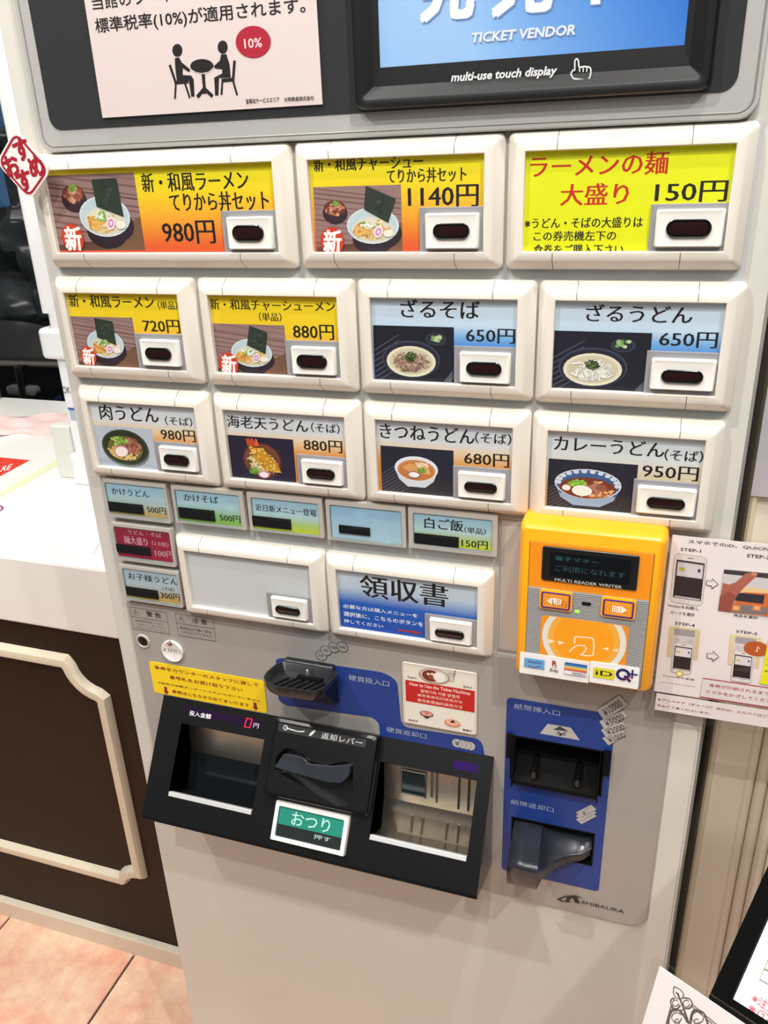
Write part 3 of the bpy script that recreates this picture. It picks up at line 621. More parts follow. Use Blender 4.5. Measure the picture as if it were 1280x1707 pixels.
MENU = {
 'A': dict(g=YO, lab='wide cream button frame, yellow ramen set card priced 980', t=[('新・和風ラーメン', 234, 289, 415, 316, K_), ('てりから丼セット', 281, 321.5, 449, 350, K_), ('980円', 268.5, 368.5, 360, 406, K_)], plate=(370, 351.5), btn=(378.5, 362.5, 457.5, 415), lens=(389, 375, 443.5, 401.5),
   pic=(76, 293, 242, 417), draw=lambda m, f, r: ramen(m, f, r, (.60, .55, .29, .27), [(.52, .07), (.80, .06), (.82, .56), (.53, .42)], (.28, .27), (.19, .83, .13))),
 'B': dict(g=YO, lab='cream button frame, yellow pork ramen set card priced 1140', t=[('新・和風チャーシュー', 522, 263, 705, 281, K_), ('てりから丼セット', 644.5, 281.6, 777, 302.4, K_), ('1140円', 680, 310, 797, 344.5, K_)], plate=(700, 345.6), btn=(709.6, 356.5, 797.6, 414), lens=(723.3, 372, 784, 397.6),
   pic=(522, 312, 671, 423), draw=lambda m, f, r: ramen(m, f, r, (.67, .60, .30, .28), [(.61, .0), (.94, .2), (.85, .56), (.58, .35)], (.24, .35), (.19, .83, .14))),
 'C': dict(g=YE, lab='cream button frame, plain yellow extra noodles card priced 150', t=[('ラーメンの麺', 884.6, 260, 1112, 290, RD), ('大盛り', 935.5, 307, 1046, 341, RD), ('150円', 1094, 303.6, 1210, 336, K_), ('※うどん・そばの大盛りは', 875, 363.7, 1070.5, 379, K_), ('この券売機左下の', 890, 385.5, 1026, 401, K_), ('食券をご購入下さい', 890, 407.5, 1038, 426, K_)], plate=(1086, 340), btn=(1095.7, 350, 1202, 411), lens=(1111.5, 365.3, 1184, 395)),
 'D': dict(g=YY, lab='cream button frame, yellow single ramen card priced 720', t=[('新・和風ラーメン', 113, 490.7, 257.8, 515, K_), ('（単品）', 262, 501.5, 296.5, 516.5, K_), ('720円', 236.7, 532, 301, 556, K_)], plate=(225.6, 555), btn=(234, 565.5, 303, 611), lens=(244, 577.5, 290, 600),
   pic=(115, 527, 233.5, 613.5), draw=lambda m, f, r: ramen(m, f, r, (.5, .54, .30, .29), [(.39, .02), (.68, .08), (.68, .56), (.39, .41)], None, (.19, .8, .13))),
 'E': dict(g=YY, lab='cream button frame, yellow single pork ramen card priced 880', t=[('新・和風チャーシューメン', 349, 498, 558.6, 520.5, K_), ('（単品）', 431, 521, 469.7, 536, K_), ('880円', 487.7, 540, 557, 567, K_)], plate=(476, 566), btn=(486, 577.5, 561, 625.6), lens=(496, 589, 548, 614),
   pic=(351.5, 539, 481, 629), draw=lambda m, f, r: ramen(m, f, r, (.51, .58, .29, .29), [(.52, .02), (.76, .15), (.71, .59), (.46, .42)], None, (.17, .82, .14))),
 'F': dict(g=BL, lab='cream button frame, blue chilled soba card priced 650', t=[('ざるそば', 667.5, 498.5, 798.7, 532, K_), ('650円', 777, 546.6, 857.8, 573.5, K_)], plate=(757.7, 575.6), btn=(767, 586.5, 849.6, 639.6), lens=(778.5, 600.8, 837, 626),
   pic=(621.6, 542, 756.6, 641), draw=lambda m, f, r: soba(m, f, r, 'soba')),
 'G': dict(g=BL, lab='cream button frame, blue chilled udon card priced 650', t=[('ざるうどん', 978, 506.7, 1152.6, 539.5, K_), ('650円', 1100.6, 552, 1194, 581, K_)], plate=(1078.7, 583.8), btn=(1087.5, 597, 1188, 652), lens=(1103, 614, 1170.6, 638.5),
   pic=(923.4, 551, 1077.6, 656), draw=lambda m, f, r: soba(m, f, r, 'udon')),
 'H': dict(g=OR, lab='cream button frame, beef udon card priced 980', t=[('肉うどん', 163.7, 673.4, 265.5, 706, K_), ('（そば）', 274, 693.5, 321.4, 711.6, K_), ('980円', 266.8, 714, 326.6, 737.6, K_)], plate=(259, 734.4), btn=(265.5, 743, 331.3, 786.4), lens=(275, 754.6, 319.3, 776),
   pic=(151.6, 708, 264, 785), draw=lambda m, f, r: udon(m, f, r, 'beef')),
 'I': dict(g=OR, lab='cream button frame, prawn tempura udon card priced 880', t=[('海老天うどん', 377.3, 691.4, 514, 721.5, K_), ('（そば）', 518, 704.3, 566.4, 723.6, K_), ('880円', 505.4, 731, 570.7, 756, K_)], plate=(495.5, 756), btn=(502.8, 765.3, 572.4, 809.6), lens=(512.7, 777.4, 560.8, 798.9),
   pic=(376, 724.5, 494.6, 809), draw=lambda m, f, r: udon(m, f, r, 'tempura')),
 'J': dict(g=OR, lab='cream button frame, fried tofu udon card priced 680', t=[('きつねうどん', 633, 705, 790.5, 741, K_), ('（そば）', 792, 720, 851.8, 742.4, K_), ('680円', 774, 752.8, 848, 780, K_)], plate=(756, 774.7), btn=(764.3, 785.6, 840.9, 833.8), lens=(775.2, 799.9, 829.4, 821.2),
   pic=(634, 742.4, 756, 832), draw=lambda m, f, r: udon(m, f, r, 'fox')),
 'K': dict(g=TN, lab='cream button frame, curry udon card priced 950', t=[('カレーうどん', 924.5, 726, 1106, 763, K_), ('（そば）', 1108.8, 748, 1170.6, 772, K_), ('950円', 1072, 773, 1162.4, 803, K_)], plate=(1056.9, 797), btn=(1064, 809, 1155.9, 861), lens=(1078.7, 825, 1140.6, 848.5),
   pic=(914.7, 764, 1055.8, 858.3), draw=lambda m, f, r: udon(m, f, r, 'curry')),
 'L': dict(g=WH, lab='cream button frame with a blank grey card', t=[], plate=(445.6, 985.6), btn=(452.3, 993.3, 513.8, 1034.3), lens=(460.7, 1005.7, 502.7, 1024.5)),
 'M': dict(g=RB, lab='cream button frame, blue receipt card with red arrow', t=[('領収書', 599.5, 957.4, 746.4, 1013, K_), ('必要な方は購入メニューを', 571.9, 1006.5, 696, 1030, WT), ('選択後に、こちらのボタンを', 572.7, 1018.8, 705.5, 1045, WT), ('押してください', 573.3, 1031.6, 638.7, 1047, WT)], plate=(708.7, 1021), btn=(716.7, 1029.5, 785.6, 1075), lens=(726.2, 1044, 775, 1064)),
}
FW = FP(0); FCARD = FP(.0045); FBT = FP(.001)
BEZ = [(.0130, -.0140, .004), (.0130, -.0095, .004), (.0122, -.0080, .004), (.0068, -.0008, .0018), (.0055, 0, .0015), (.0006, 0, .0008), (0, -.0006, .0004), (0, -.0052, .0004)]
RING = mat('lens_ring', (20, 30, 26), .2, coat=.5)
GLOSSW = mat('white_button', (240, 238, 230), .3, coat=.2)
for key, d in MENU.items():
    w = WIN[key]
    m = M(); m.loft(FW, w, BEZ, seg=3)
    bz = obj('menu_button', m, CREAM, tm, smooth=True, label=d['lab'])
    m = M()                                       # joint lines across the top and bottom bars
    ww = w[2] - w[0]
    for fx in ((.13, .84) if key not in 'C' else (.16, .80)):
        a = w[0] + ww * fx
        for sgn, edge in ((-1, w[1]), (1, w[3])):
            P = [(edge + sgn * o, h + .00012) for o, h, r in BEZ[1:6]]
            vs = [FW.P(a - .00022, b, h) for b, h in P] + [FW.P(a + .00022, b, h) for b, h in P]; n = len(P)
            m = M(); m.add(vs, [[i, i + 1, n + i + 1, n + i] for i in range(n - 1)]); obj('joint_line', m, SEAM, bz, fix=False)
    m = M(); m.grad(FCARD, (w[0] - .001, w[1] - .001, w[2] + .001, w[3] + .001), d['g']); obj('menu_card', m, PRINT, bz, fix=False)
    if 'draw' in d:
        m = M(); m.layer = 2; r = FCARD.rect(*d['pic']); r = (max(r[0], w[0]), r[1], r[2], min(r[3], w[3])); d['draw'](m, FCARD, r); obj('food_photo', m, PRINT, bz, fix=False)
    if d['t'] or key == 'M':
        m = M(); m.layer = 3; cr = (w[0] - .0005, w[1] - .0008, w[2] + .0005, w[3] + .0008)
        for s, x0, y0, x1, y1, c in d['t']:
            r = FCARD.rect(x0, y0, x1, y1); edge = r[1] < w[1] or r[3] > w[3] or r[2] > w[2]
            text(m, FCARD, s, r, c, style='sans' if c == WT else 'ming', bold=.016 if c == WT else 0, clipr=cr if edge else None)
        if key == 'M':
            ar = FCARD.rect(663, 1047, 705, 1059); a0, b0, a1, b1 = ar; mb = (b0 + b1) / 2; hh = (b1 - b0) / 2
            m.poly(FCARD, [(a0, mb - hh * .5), (a0 + (a1 - a0) * .6, mb - hh * .5), (a0 + (a1 - a0) * .6, mb - hh), (a1, mb), (a0 + (a1 - a0) * .6, mb + hh), (a0 + (a1 - a0) * .6, mb + hh * .5), (a0, mb + hh * .5)], (176, 48, 40))
        obj('lettering', m, PRINT, bz, fix=False)
    m = M(); p = FCARD.px(*d['plate']); m.box(FCARD, (p[0], p[1], w[2] + .0008, w[3] + .0008), 0, .0024); obj('button_plate', m, GREYP, bz, bevel=.0004)
    m = M(); r = FBT.rect(*d['btn']); m.loft(FCARD, r, [(.0003, .0024, .0014), (.0002, .0050, .0014), (-.0008, .0064, .0014), (-.0022, .0060, .0014)], seg=3, cap1=True)
    pb = obj('push_button', m, GLOSSW, bz, smooth=True)
    r = FBT.rect(*d['lens']); hh = (r[3] - r[1]) / 2
    m = M(); m.loft(FCARD, r, [(0, .0058, hh), (0, .0072, hh), (-.0004, .0076, hh), (-.0010, .0076, hh), (-.0012, .0066, hh)], seg=7); obj('lens_ring', m, RING, bz, smooth=True)
    m = M(); m.loft(FCARD, r, [(-.0011, .0062, hh), (-.0016, .0070, hh), (-.0028, .0073, hh)], seg=7, cap1=True); obj('lens', m, LENS, bz, smooth=True)
    m = M(); m.poly(FW, [(w[0], w[1]), (w[2], w[1]), (w[2], p[1] - .0003), (p[0] - .0003, p[1] - .0003), (p[0] - .0003, w[3]), (w[0], w[3])], (255, 255, 255), -.0014)
    obj('clear_cover', m, GLASS, bz, fix=False)

# --- the seven small buttons
LB = [(0, (170, 200, 220)), (.3, (186, 212, 228)), (.62, (196, 204, 190)), (1, (216, 164, 80))]
LG = [(0, (168, 200, 220)), (.45, (190, 214, 216)), (.75, (150, 196, 120)), (1, (150, 190, 70))]
LY = [(0, (166, 200, 220)), (.5, (200, 220, 222)), (.75, (200, 214, 120)), (1, (222, 222, 30))]
LP_ = [(0, (160, 196, 222)), (1, (196, 216, 230))]
LR = [(0, (160, 30, 58)), (1, (170, 34, 60))]
LO = [(0, (186, 196, 208)), (.5, (196, 204, 208)), (.8, (206, 170, 120)), (1, (222, 166, 72))]
K2 = (28, 38, 50); PK = (226, 160, 170)
SM = [(LB, (170, 797.5, 285, 873), (172.8, 804.2, 280, 867), [('かけうどん', 183, 813.6, 247.4, 831.4, K2), ('500円', 242.4, 844.8, 275.3, 859.5, K_)], (178.6, 836.4, 239, 858.3), 'small clear button for plain udon priced 500'),
      (LG, (283.7, 808.5, 411, 884), (289.4, 816, 402.6, 880), [('かけそば', 303.5, 823.7, 362.6, 841.5, K2), ('500円', 364, 858, 399.6, 873.5, K_)], (296, 846, 358, 870), 'small clear button for plain soba priced 500'),
      (LY, (410, 819.6, 540.5, 897.6), (417, 829.4, 533, 894.2), [('近日新メニュー登場', 423.8, 841, 526.2, 863, K2)], (418.7, 860, 485, 884), 'small clear button announcing a new menu'),
      (LP_, (541.6, 832.7, 677, 914), (548.4, 841.6, 669.8, 909.9), [], (563.8, 875.7, 616.4, 894.4), 'small clear button with a blank pale blue card'),
      (LY, (679.6, 845, 828, 929), (687.9, 855, 819.2, 921), [('白ご飯', 706.4, 863.2, 771, 888.5, K_), ('（単品）', 773.2, 879.6, 808.8, 893.5, K_), ('150円', 768.7, 900, 811.8, 918, K_)], (690, 889, 764, 914), 'small clear button for plain rice priced 150'),
      (LR, (183.5, 871, 293, 946), (187.6, 877.4, 291, 940.6), [('うどん・そば', 210.5, 884, 267.6, 898, PK), ('麺大盛り', 203.7, 894, 245, 911.7, PK), ('（1.5倍）', 250.8, 902.6, 279.3, 913.7, PK), ('100円', 255.8, 917.7, 288.7, 932.8, PK)], (192, 907, 250.8, 927.8), 'small crimson button for extra noodles priced 100'),
      (LO, (197, 941, 305, 1014), (202.7, 947.3, 302.8, 1010), [('お子様うどん', 210.5, 955.3, 295.4, 978, K2), ('（そば）', 268.2, 978.9, 289.4, 988, K2), ('300円', 265.2, 987.6, 298.8, 1003.6, K_)], (207.8, 978, 263.5, 1000), 'small clear button for children udon priced 300')]
FSB = FP(.005); FSC = FP(.0042)
CLEARB = clear('clear_button_body', (235, 244, 246), 1.5, .05)
for g, bzr, win, ts, ln, lab in SM:
    ro = FSB.rect(*bzr); ri = FSC.rect(*win)
    ri = (max(ri[0], ro[0] + .0018), ri[1], min(ri[2], ro[2] - .0018), ri[3]); m = M()
    lo = rrect(*ro, .0012, 2); li = rrect(*ri, .0012, 2); n = len(lo)
    vs = [FSB.P(a, b, -.008) for a, b in lo] + [FSB.P(a, b, -.0006) for a, b in lo] + [FSB.P(a * .98 + li[i][0] * .02, b * .98 + li[i][1] * .02, 0) for i, (a, b) in enumerate(lo)] + [FSB.P(a, b, 0) for a, b in li] + [FSB.P(a, b, -.006) for a, b in li]
    m.add(vs, [[k * n + i, k * n + (i + 1) % n, (k + 1) * n + (i + 1) % n, (k + 1) * n + i] for k in range(4) for i in range(n)])
    sb = obj('small_button', m, TAUPE, tm, label=lab)
    m = M(); m.grad(FSC.up(-.002), (ri[0] + .0003, ri[1] + .0003, ri[2] - .0003, ri[3] - .0003), g); obj('menu_card', m, PRINT, sb, fix=False)
    if ts:
        m = M(); m.layer = 4
        for s, x0, y0, x1, y1, c in ts: text(m, FSC.up(-.002), s, FSC.rect(x0, y0, x1, y1), c, style='ming', clipr=None)
        obj('lettering', m, PRINT, sb, fix=False)
    m = M(); r = FSC.rect(*ln); m.loft(FSC, r, [(0, -.0018, .0004), (0, -.0008, .0004)], cap1=True); m.loft(FSC, (r[2] - (r[2] - r[0]) * .62, r[1] + .0012, r[2] - .0012, r[3] - .0012), [(0, -.001, .0003), (-.0004, -.0003, .0003)], cap1=True); obj('lens', m, mat('smoke_black', (26, 22, 21), .18, coat=.4), sb)
    m = M(); m.loft(FSC, ri, [(-.0003, -.0015, .001), (-.0003, .0012, .001), (-.0011, .0018, .001)], seg=2, cap1=True); obj('clear_body', m, CLEARB, sb)

# --- taupe door behind the card reader
m = M(); q = FP(.012).px(833, 862); m.box(FB, (q[0], q[1], .545, .4110), 0, .0022); obj('reader_door', m, TAUPE, tm, bevel=.0006)
q2 = (q[0] + .0015, q[1] + .0015, .543, .4095); m = M(); m.stroke(FP(.0117), rrect(*q2), .0005, (70, 64, 58), closed=True); obj('door_gap', m, SEAM, tm, fix=False)

# --- lower panel print: blue fields, icons, captions
m = M()
cb = [(470, 1097), (641, 1121.5), (662, 1136), (668, 1203), (676, 1213), (795, 1231), (804, 1240), (809, 1266), (634, 1240), (632, 1206), (621, 1196), (476, 1176), (464, 1168), (459, 1099)]
FLU = FL.up(.0004)
pts = [FLU.px(*p) for p in cb]
m.prism(FL, roundpoly(pts, [.005, .008, .006, .004, .004, .006, .006, .001, .001, .006, .006, .006, .006, .006]), 0, .0003); obj('coin_blue_field', m, BLUEP, tm)
m = M(); m.prism(FL, rrect(*blue_r, .004), .0001, .0005); o = obj('note_blue_field', m, BLUEP, tm); cut(o, cutters(FL, [bslot, rslot], -.01, .01))
m = M(); PL = FL.up(.0006); LGY = (176, 186, 206); IK = (40, 36, 34); GRI = (190, 190, 186)
text(m, PL, '硬貨投入口', PL.rect(580.8, 1124.2, 648.5, 1145), LGY); obj('panel_caption', m, PRINT, tm, fix=False); m = M(); text(m, PL, '硬貨返却口', PL.rect(644, 1211.2, 710.8, 1232), LGY); obj('panel_caption', m, PRINT, tm, fix=False); m = M()
text(m, PL, '紙幣挿入口', PL.rect(857, 1172, 933, 1194), LGY); obj('panel_caption', m, PRINT, tm, fix=False); m = M(); text(m, PL, '紙幣返却口', PL.rect(851.6, 1332, 922.4, 1354.5), LGY); obj('panel_caption', m, PRINT, tm, fix=False); m = M()
def ring(fr, c, r, wd_, col, fill=None, n=24):
    p = [(c[0] + r * math.cos(2 * PI * i / n), c[1] + r * math.sin(2 * PI * i / n)) for i in range(n)]
    if fill: m.poly(fr, p, fill)
    m.stroke(fr, p, wd_, col, closed=True)
for x, y, s in ((535.5, 1093, '10'), (543.5, 1084.4, '50'), (556, 1079.4, '100'), (570.6, 1078.7, '500')):
    c = PL.px(x, y); ring(PL, c, .0056, .00055, IK, (160, 156, 150)); hw = .0022 if len(s) == 2 else .0036; text(m, PL, s, (c[0] - hw, c[1] - .0017, c[0] + hw, c[1] + .0017), IK, bold=.012)
obj('coin_value_icon', m, PRINT, tm, fix=False); m = M()
for i in (3, 2, 1, 0):
    c = PL.px(762 + i * 7.2, 1238.8 + i * 1.6); ring(PL, c, .0052, .0004, IK if i else (60, 70, 100), GRI)
c = PL.px(762, 1238.8); text(m, PL, '¥', (c[0] - .0026, c[1] - .003, c[0] + .0026, c[1] + .003), IK)
obj('coin_icon', m, PRINT, tm, fix=False); m = M()
def q4(pts): return [PL.px(820 + x / 2.7826, 1140 + y / 2.7826) for x, y in pts]
for tl, tr, br, bl, s in (((485, 120), (590, 52), (635, 98), (520, 170), '¥10000'), ((497, 172), (607, 122), (630, 152), (522, 214), '¥5000'), ((503, 212), (608, 172), (622, 202), (530, 250), '¥2000'), ((510, 250), (608, 212), (620, 240), (540, 286), '¥1000'))[::-1]:
    P = q4((tl, tr, br, bl)); m.poly(PL, P, (186, 186, 182)); m.stroke(PL, P, .0004, IK, closed=True)
    T, R_, B = Vector(P[0]), Vector(P[1]), Vector(P[3]); e = (R_ - T); g = (B - T)
    text(m, PL, s, None, IK, quad=(T + e * .14 + g * .2, T + e * .9 + g * .2, T + e * .14 + g * .82), bold=.01)
obj('note_value_icon', m, PRINT, tm, fix=False); m = M()
P = q4(((258, 185), (365, 203), (408, 262), (222, 230))); m.poly(PL, P, GRI)
m.poly(PL, q4(((315, 196), (357, 222), (283, 212))), (60, 60, 64)); text(m, PL, '¥', None, IK, quad=(q4(((300, 218),))[0], q4(((350, 226),))[0], q4(((290, 238),))[0]))
obj('note_arrow_icon', m, PRINT, tm, fix=False); m = M()
for k in (2, 1, 0):
    P = [PL.px(830 + x / 5.565, 1340 + (y + 32 * k) / 5.565) for x, y in ((720, 78), (862, 5), (915, 52), (775, 126))]; m.poly(PL, P, (186, 186, 182)); m.stroke(PL, P, .0004, IK, closed=True)
text(m, PL, '¥', None, IK, quad=(PL.px(970, 1351.5), PL.px(976, 1353), PL.px(971, 1358)))
obj('note_stack_icon', m, PRINT, tm, fix=False); m = M()
text(m, PL, 'SHIBAURA', PL.rect(969.5, 1501, 1040, 1523), IK, bold=.008)
def lg(pts): return [PL.px(830 + x / 5.565, 1340 + y / 5.565) for x, y in pts]
m.poly(PL, lg(((545, 885), (620, 856), (700, 850), (640, 862), (580, 882), (600, 900), (670, 916), (590, 908))), IK); m.poly(PL, lg(((640, 860), (700, 850), (720, 852), (765, 925), (715, 918), (690, 868), (655, 905), (700, 915), (640, 912), (625, 900))), IK)
m.poly(PL, lg(((690, 852), (740, 856), (800, 884), (735, 866))), IK)
obj('maker_logo', m, PRINT, tm, fix=False); m = M()
for tl, tr, br, bl, hd, lines in (((215.8, 1011.6), (276.8, 1021.3), (282.9, 1057.3), (222.3, 1048), ('警 告', 242.7, 1018.3, 268.5, 1030.9), (('転倒事故を防ぐために', 225, 1032.5, 273, 1042.5), ('より乗らない、揺さぶらない', 226.5, 1038.5, 275.5, 1048), ('傾けないようにしてください', 228, 1043.5, 277, 1053))),
                                  ((291.8, 1022.3), (353.6, 1032.5), (360, 1069), (298, 1060), ('注 意', 319.4, 1029.5, 345.2, 1041.6), (('取出口より物へ手を', 299.5, 1043.7, 352.3, 1056.5), ('入れないでください', 301, 1050.8, 354.8, 1063)))):
    P = [PL.px(*p) for p in (tl, tr, br, bl)]; a0, b0 = P[0]; a1, b1 = P[2]; m.stroke(PL, rrect(a0, b0, a1, b1), .0005, IK, closed=True); mb = b0 + (b1 - b0) * .44
    m.stroke(PL, [(a0, mb), (a1, mb)], .0004, IK); m.stroke(PL, [(a0 + .003, mb - .0025), (a0 + .0095, mb - .0025), (a0 + .00625, b0 + .0015)], .0004, IK, closed=True); m.stroke(PL, [(a0 + .00625, b0 + .004), (a0 + .00625, mb - .0045)], .0005, IK)
    text(m, PL, hd[0], PL.rect(*hd[1:]), IK, bold=.005)
    for l in lines: text(m, PL, l[0], PL.rect(*l[1:]), IK)
    obj('warning_label', m, PRINT, tm, fix=False); m = M()
# keyhole
c = FL.px(239, 1068.5); m = M(); m.loft(FL, (c[0] - .0085, c[1] - .0085, c[0] + .0085, c[1] + .0085), [(0, 0, .0085), (-.0005, .0014, .0085), (-.002, .0016, .007), (-.0025, .0006, .006)], seg=6); kh = obj('keyhole_collar', m, TAUPE, tm, smooth=True)
m = M(); m.loft(FL, (c[0] - .0062, c[1] - .0062, c[0] + .0062, c[1] + .0062), [(0, .0004, .0062)], cap1=True, seg=6); m.box(FL, (c[0] - .0006, c[1] - .003, c[0] + .0006, c[1] + .003), .0004, .0012); obj('keyhole', m, BLACKP, kh)

# --- coin chute
cc = thing  # keep name short
va = FP(0.0).px(500, 1109)[1]; vf = FP(-.05).px(495, 1151)[1]
FT = F((0, va, 0), (1, 0, 0), (0, vf - va, -.05))
rim = [FT.px(*p) for p in ((470, 1102), (558, 1117), (564, 1122), (548, 1140), (538, 1149), (524, 1154), (460, 1145), (444, 1137), (439, 1129), (443, 1121), (458, 1108))]
rim = roundpoly(rim, .003, 2); cx = sum(p[0] for p in rim) / len(rim); cy = sum(p[1] for p in rim) / len(rim)
def scl(k): return [(cx + (a - cx) * k, cy + (b - cy) * k) for a, b in rim]
m = M(); n = len(rim); L_ = [(scl(.90), -.010), (scl(.98), -.006), (rim, 0), (scl(.955), .0004), (scl(.93), -.001), (scl(.84), -.007)]
m.add([FT.P(a, b, h) for l, h in L_ for a, b in l], [[k * n + i, k * n + (i + 1) % n, (k + 1) * n + (i + 1) % n, (k + 1) * n + i] for k in range(5) for i in range(n)] + [list(range(n)), list(range(5 * n, 6 * n))])
SLATE = mat('dark_slate_plastic', (24, 27, 30), .34, coat=.1)
ch = obj('coin_chute', m, SLATE, tm, smooth=True)
x0 = min(p[0] for p in rim); x1 = max(p[0] for p in rim); y0 = min(p[1] for p in rim); y1 = max(p[1] for p in rim)
for k in range(6):
    m = M(); a = x0 + (x1 - x0) * (.16 + .115 * k); m.prism(FT, [(a, y1 - .012), (a + .0012, y1 - .012), (a + .010, y0 + .02), (a + .0088, y0 + .02)], -.0075, -.0052); obj('rib', m, BLACKP, ch)
m = M(); m.prism(FT, [(x0 + (x1 - x0) * .42, y0 + .014), (x1 - .012, y0 + .014), (x1 - .013, y0 + .019), (x0 + (x1 - x0) * .42, y0 + .019)], -.0072, -.0035); obj('coin_slot', m, BLACKM, ch)
hr = (FP(-.002).px(468, 1120)[0], va - .001, FL.px(564.7, 1150)[0], FL.px(560, 1175)[1])
m = M(); fr_ = FP(0); hv0 = va; m.prism(F((hr[0], 0, 0), (0, 0, -1), (0, 1, 0)), [(-WL, va + .006), (.0, va + .010), (.030, va + (vf - va) * .62 + .0115), (.026, va + (vf - va) * .62 + .016), (.004, hr[3] - .011), (-WL, hr[3] - .003)], -(hr[2] - hr[0]), 0); obj('chute_housing', m, mat('black_smoked_plastic', (16, 15, 15), .4, coat=.05), ch, bevel=.0015)

m = M(); m.prism(F((hr[0] + .002, 0, 0), (0, 0, -1), (0, 1, 0)), [(-WL, va - .001), (-.004, va - .001), (.003, va + .009), (-WL, va + .012)], -(hr[2] - hr[0] - .004), 0); obj('chute_back', m, SLATE, ch, bevel=.001)
m = M(); c = FT.px(512, 1119); m.loft(FT, (c[0] - .0022, c[1] - .0022, c[0] + .0022, c[1] + .0022), [(0, -.004, .0022), (-.0006, .001, .0016), (-.0014, .002, .001)], cap1=True); obj('steel_stud', m, STEEL, ch, smooth=True)

# --- note inlet
m = M(); r = bslot; wall = .0015
def liner(m, fr, r, d, t=.0015):
    for q in ((r[0], r[1], r[2], r[1] + t), (r[0], r[3] - t, r[2], r[3]), (r[0], r[1], r[0] + t, r[3]), (r[2] - t, r[1], r[2], r[3])): m.box(fr, q, -d, 0.0008)
    m.box(fr, r, -d - .002, -d)
liner(m, FL, r, .05); ni = obj('note_inlet', m, BLACKM, tm)
m = M(); h0 = .0008; hgt = (r[3] - r[1])
for s in (0, 1):                                  # the two wings and side cheeks
    m = M(); a = r[0] - .0035 if s == 0 else r[2] - .001; m.box(FL, (a, r[1] - .002, a + .0062, r[1] + hgt * .48), .0005, .004)
    a = r[0] + .003 if s == 0 else r[2] - .0042; m.prism(F((a, 0, WL), (0, 0, -1), (0, 1, 0)), [(-.02, r[1] + .001), (.004, r[1] + .001), (.013, r[3] - .004), (.011, r[3]), (-.02, r[3])], -.0012, 0)
    obj('inlet_cheek', m, BLACKM, ni, bevel=.0005)
m = M(); m.prism(F((r[0] + .004, 0, WL), (0, 0, -1), (0, 1, 0)), [(-.045, r[1] + hgt * .42), (.008, r[3] - .006), (.008, r[3] - .001), (-.045, r[3] - .001)], -(r[2] - r[0] - .008), 0); obj('inlet_floor', m, BLACKM, ni, bevel=.001)
for fx in (.27, .74):
    m = M(); a = r[0] + (r[2] - r[0]) * fx; m.loft(FL, (a - .004, r[3] - .020, a + .004, r[3] - .008), [(0, -.02, .004), (-.001, .004, .003), (-.002, .006, .002)], cap1=True); obj('finger_guide', m, BLACKP, ni, smooth=True)

# --- note return with its scooped lip
r = rslot; m = M(); liner(m, FL, r, .05); nr = obj('note_outlet', m, BLACKM, tm)
edge = [(0, -.040, 847, 1430), (.17, -.041, 872, 1435), (.34, -.040, 897, 1441), (.40, -.030, 905, 1447), (.47, -.019, 914, 1441), (.56, -.010, 926, 1432), (.66, -.004, 938, 1426), (.78, .001, 953, 1423), (.9, .004, 970, 1421), (1, .007, 985, 1413)]
ns = 10; m = M(); vs = []; L = []
for x, w_, px_, py_ in edge:
    e = FP(w_).px(px_, py_); u1 = min(max(e[0], r[0] + .0005), r[2] - .0005) if w_ > -.002 else e[0]
    ub = r[0] + .001 + (r[2] - r[0] - .002) * x; vb_ = r[1] + .017; wb = .05
    col = []
    for j in range(ns + 1):
        t = j / ns; bulge = .006 * math.sin(PI * t)
        col.append((ub + (u1 - ub) * t, vb_ + (e[1] - vb_) * t - bulge, wb + (w_ - wb) * t - bulge * .3))
    ue, ve, we = col[-1]; dep = .024 if x <= .35 else .009 + .006 * (1 - x)
    for k in range(1, 6):
        t = k / 5 * PI / 2; rr = .006 if x <= .35 else .002
        col.append((ue, ve + rr * (1 - math.cos(t)), we - rr * math.sin(t)))
    u2, v2, w2 = col[-1]; col.append((u2, v2 + dep - rr, w2 + .001)); col.append((u2, v2 + dep, w2 + .004)); col.append((u2, v2 + dep + .001, w2 + .010))
    L.append(col)
n = len(L[0]); m.add([W(*p) for c_ in L for p in c_], [[i * n + j, (i + 1) * n + j, (i + 1) * n + j + 1, i * n + j + 1] for i in range(len(L) - 1) for j in range(n - 1)])
o = obj('outlet_scoop', m, mat('slate_gloss', (38, 42, 49), .32, coat=.12), nr, smooth=True, label='glossy slate scoop')
sd = o.modifiers.new('s', 'SOLIDIFY'); sd.thickness = .0025; sd.offset = -1

# --- coin unit
cu_ = M(); u0, u1 = .0235, .3895
cu_.extr(FP(0), [(.5305, -WL), (.5315, -.0095), (.636, .0615), (.6395, .0627), (.642, .060), (.6700, -WL)], u0, u1)
unit = obj('coin_unit', cu_, BLACKP, tm, label='black sloping coin unit with two trays')
FU = F((0, .531, .010), (1, 0, 0), (0, .107, -.0727))
lt = (FU.px(299, 1206.5), FU.px(438, 1231), FU.px(422, 1358.7), FU.px(283, 1326.6)); rt = (FU.px(631, 1270), FU.px(793.9, 1300.7), FU.px(779, 1435.4), FU.px(617.4, 1400))
LT = ((lt[0][0] + lt[3][0]) / 2, (lt[0][1] + lt[1][1]) / 2, (lt[1][0] + lt[2][0]) / 2, (lt[2][1] + lt[3][1]) / 2); RT = ((rt[0][0] + rt[3][0]) / 2, (rt[0][1] + rt[1][1]) / 2, (rt[1][0] + rt[2][0]) / 2, (rt[2][1] + rt[3][1]) / 2)
print('trays', LT, RT)
cut(unit, cutters(FU, [LT, RT], -.12, .02))
bv = unit.modifiers.new('bevel', 'BEVEL'); bv.width = .0018; bv.segments = 2; bv.limit_method = 'ANGLE'; bv.angle_limit = math.radians(50)
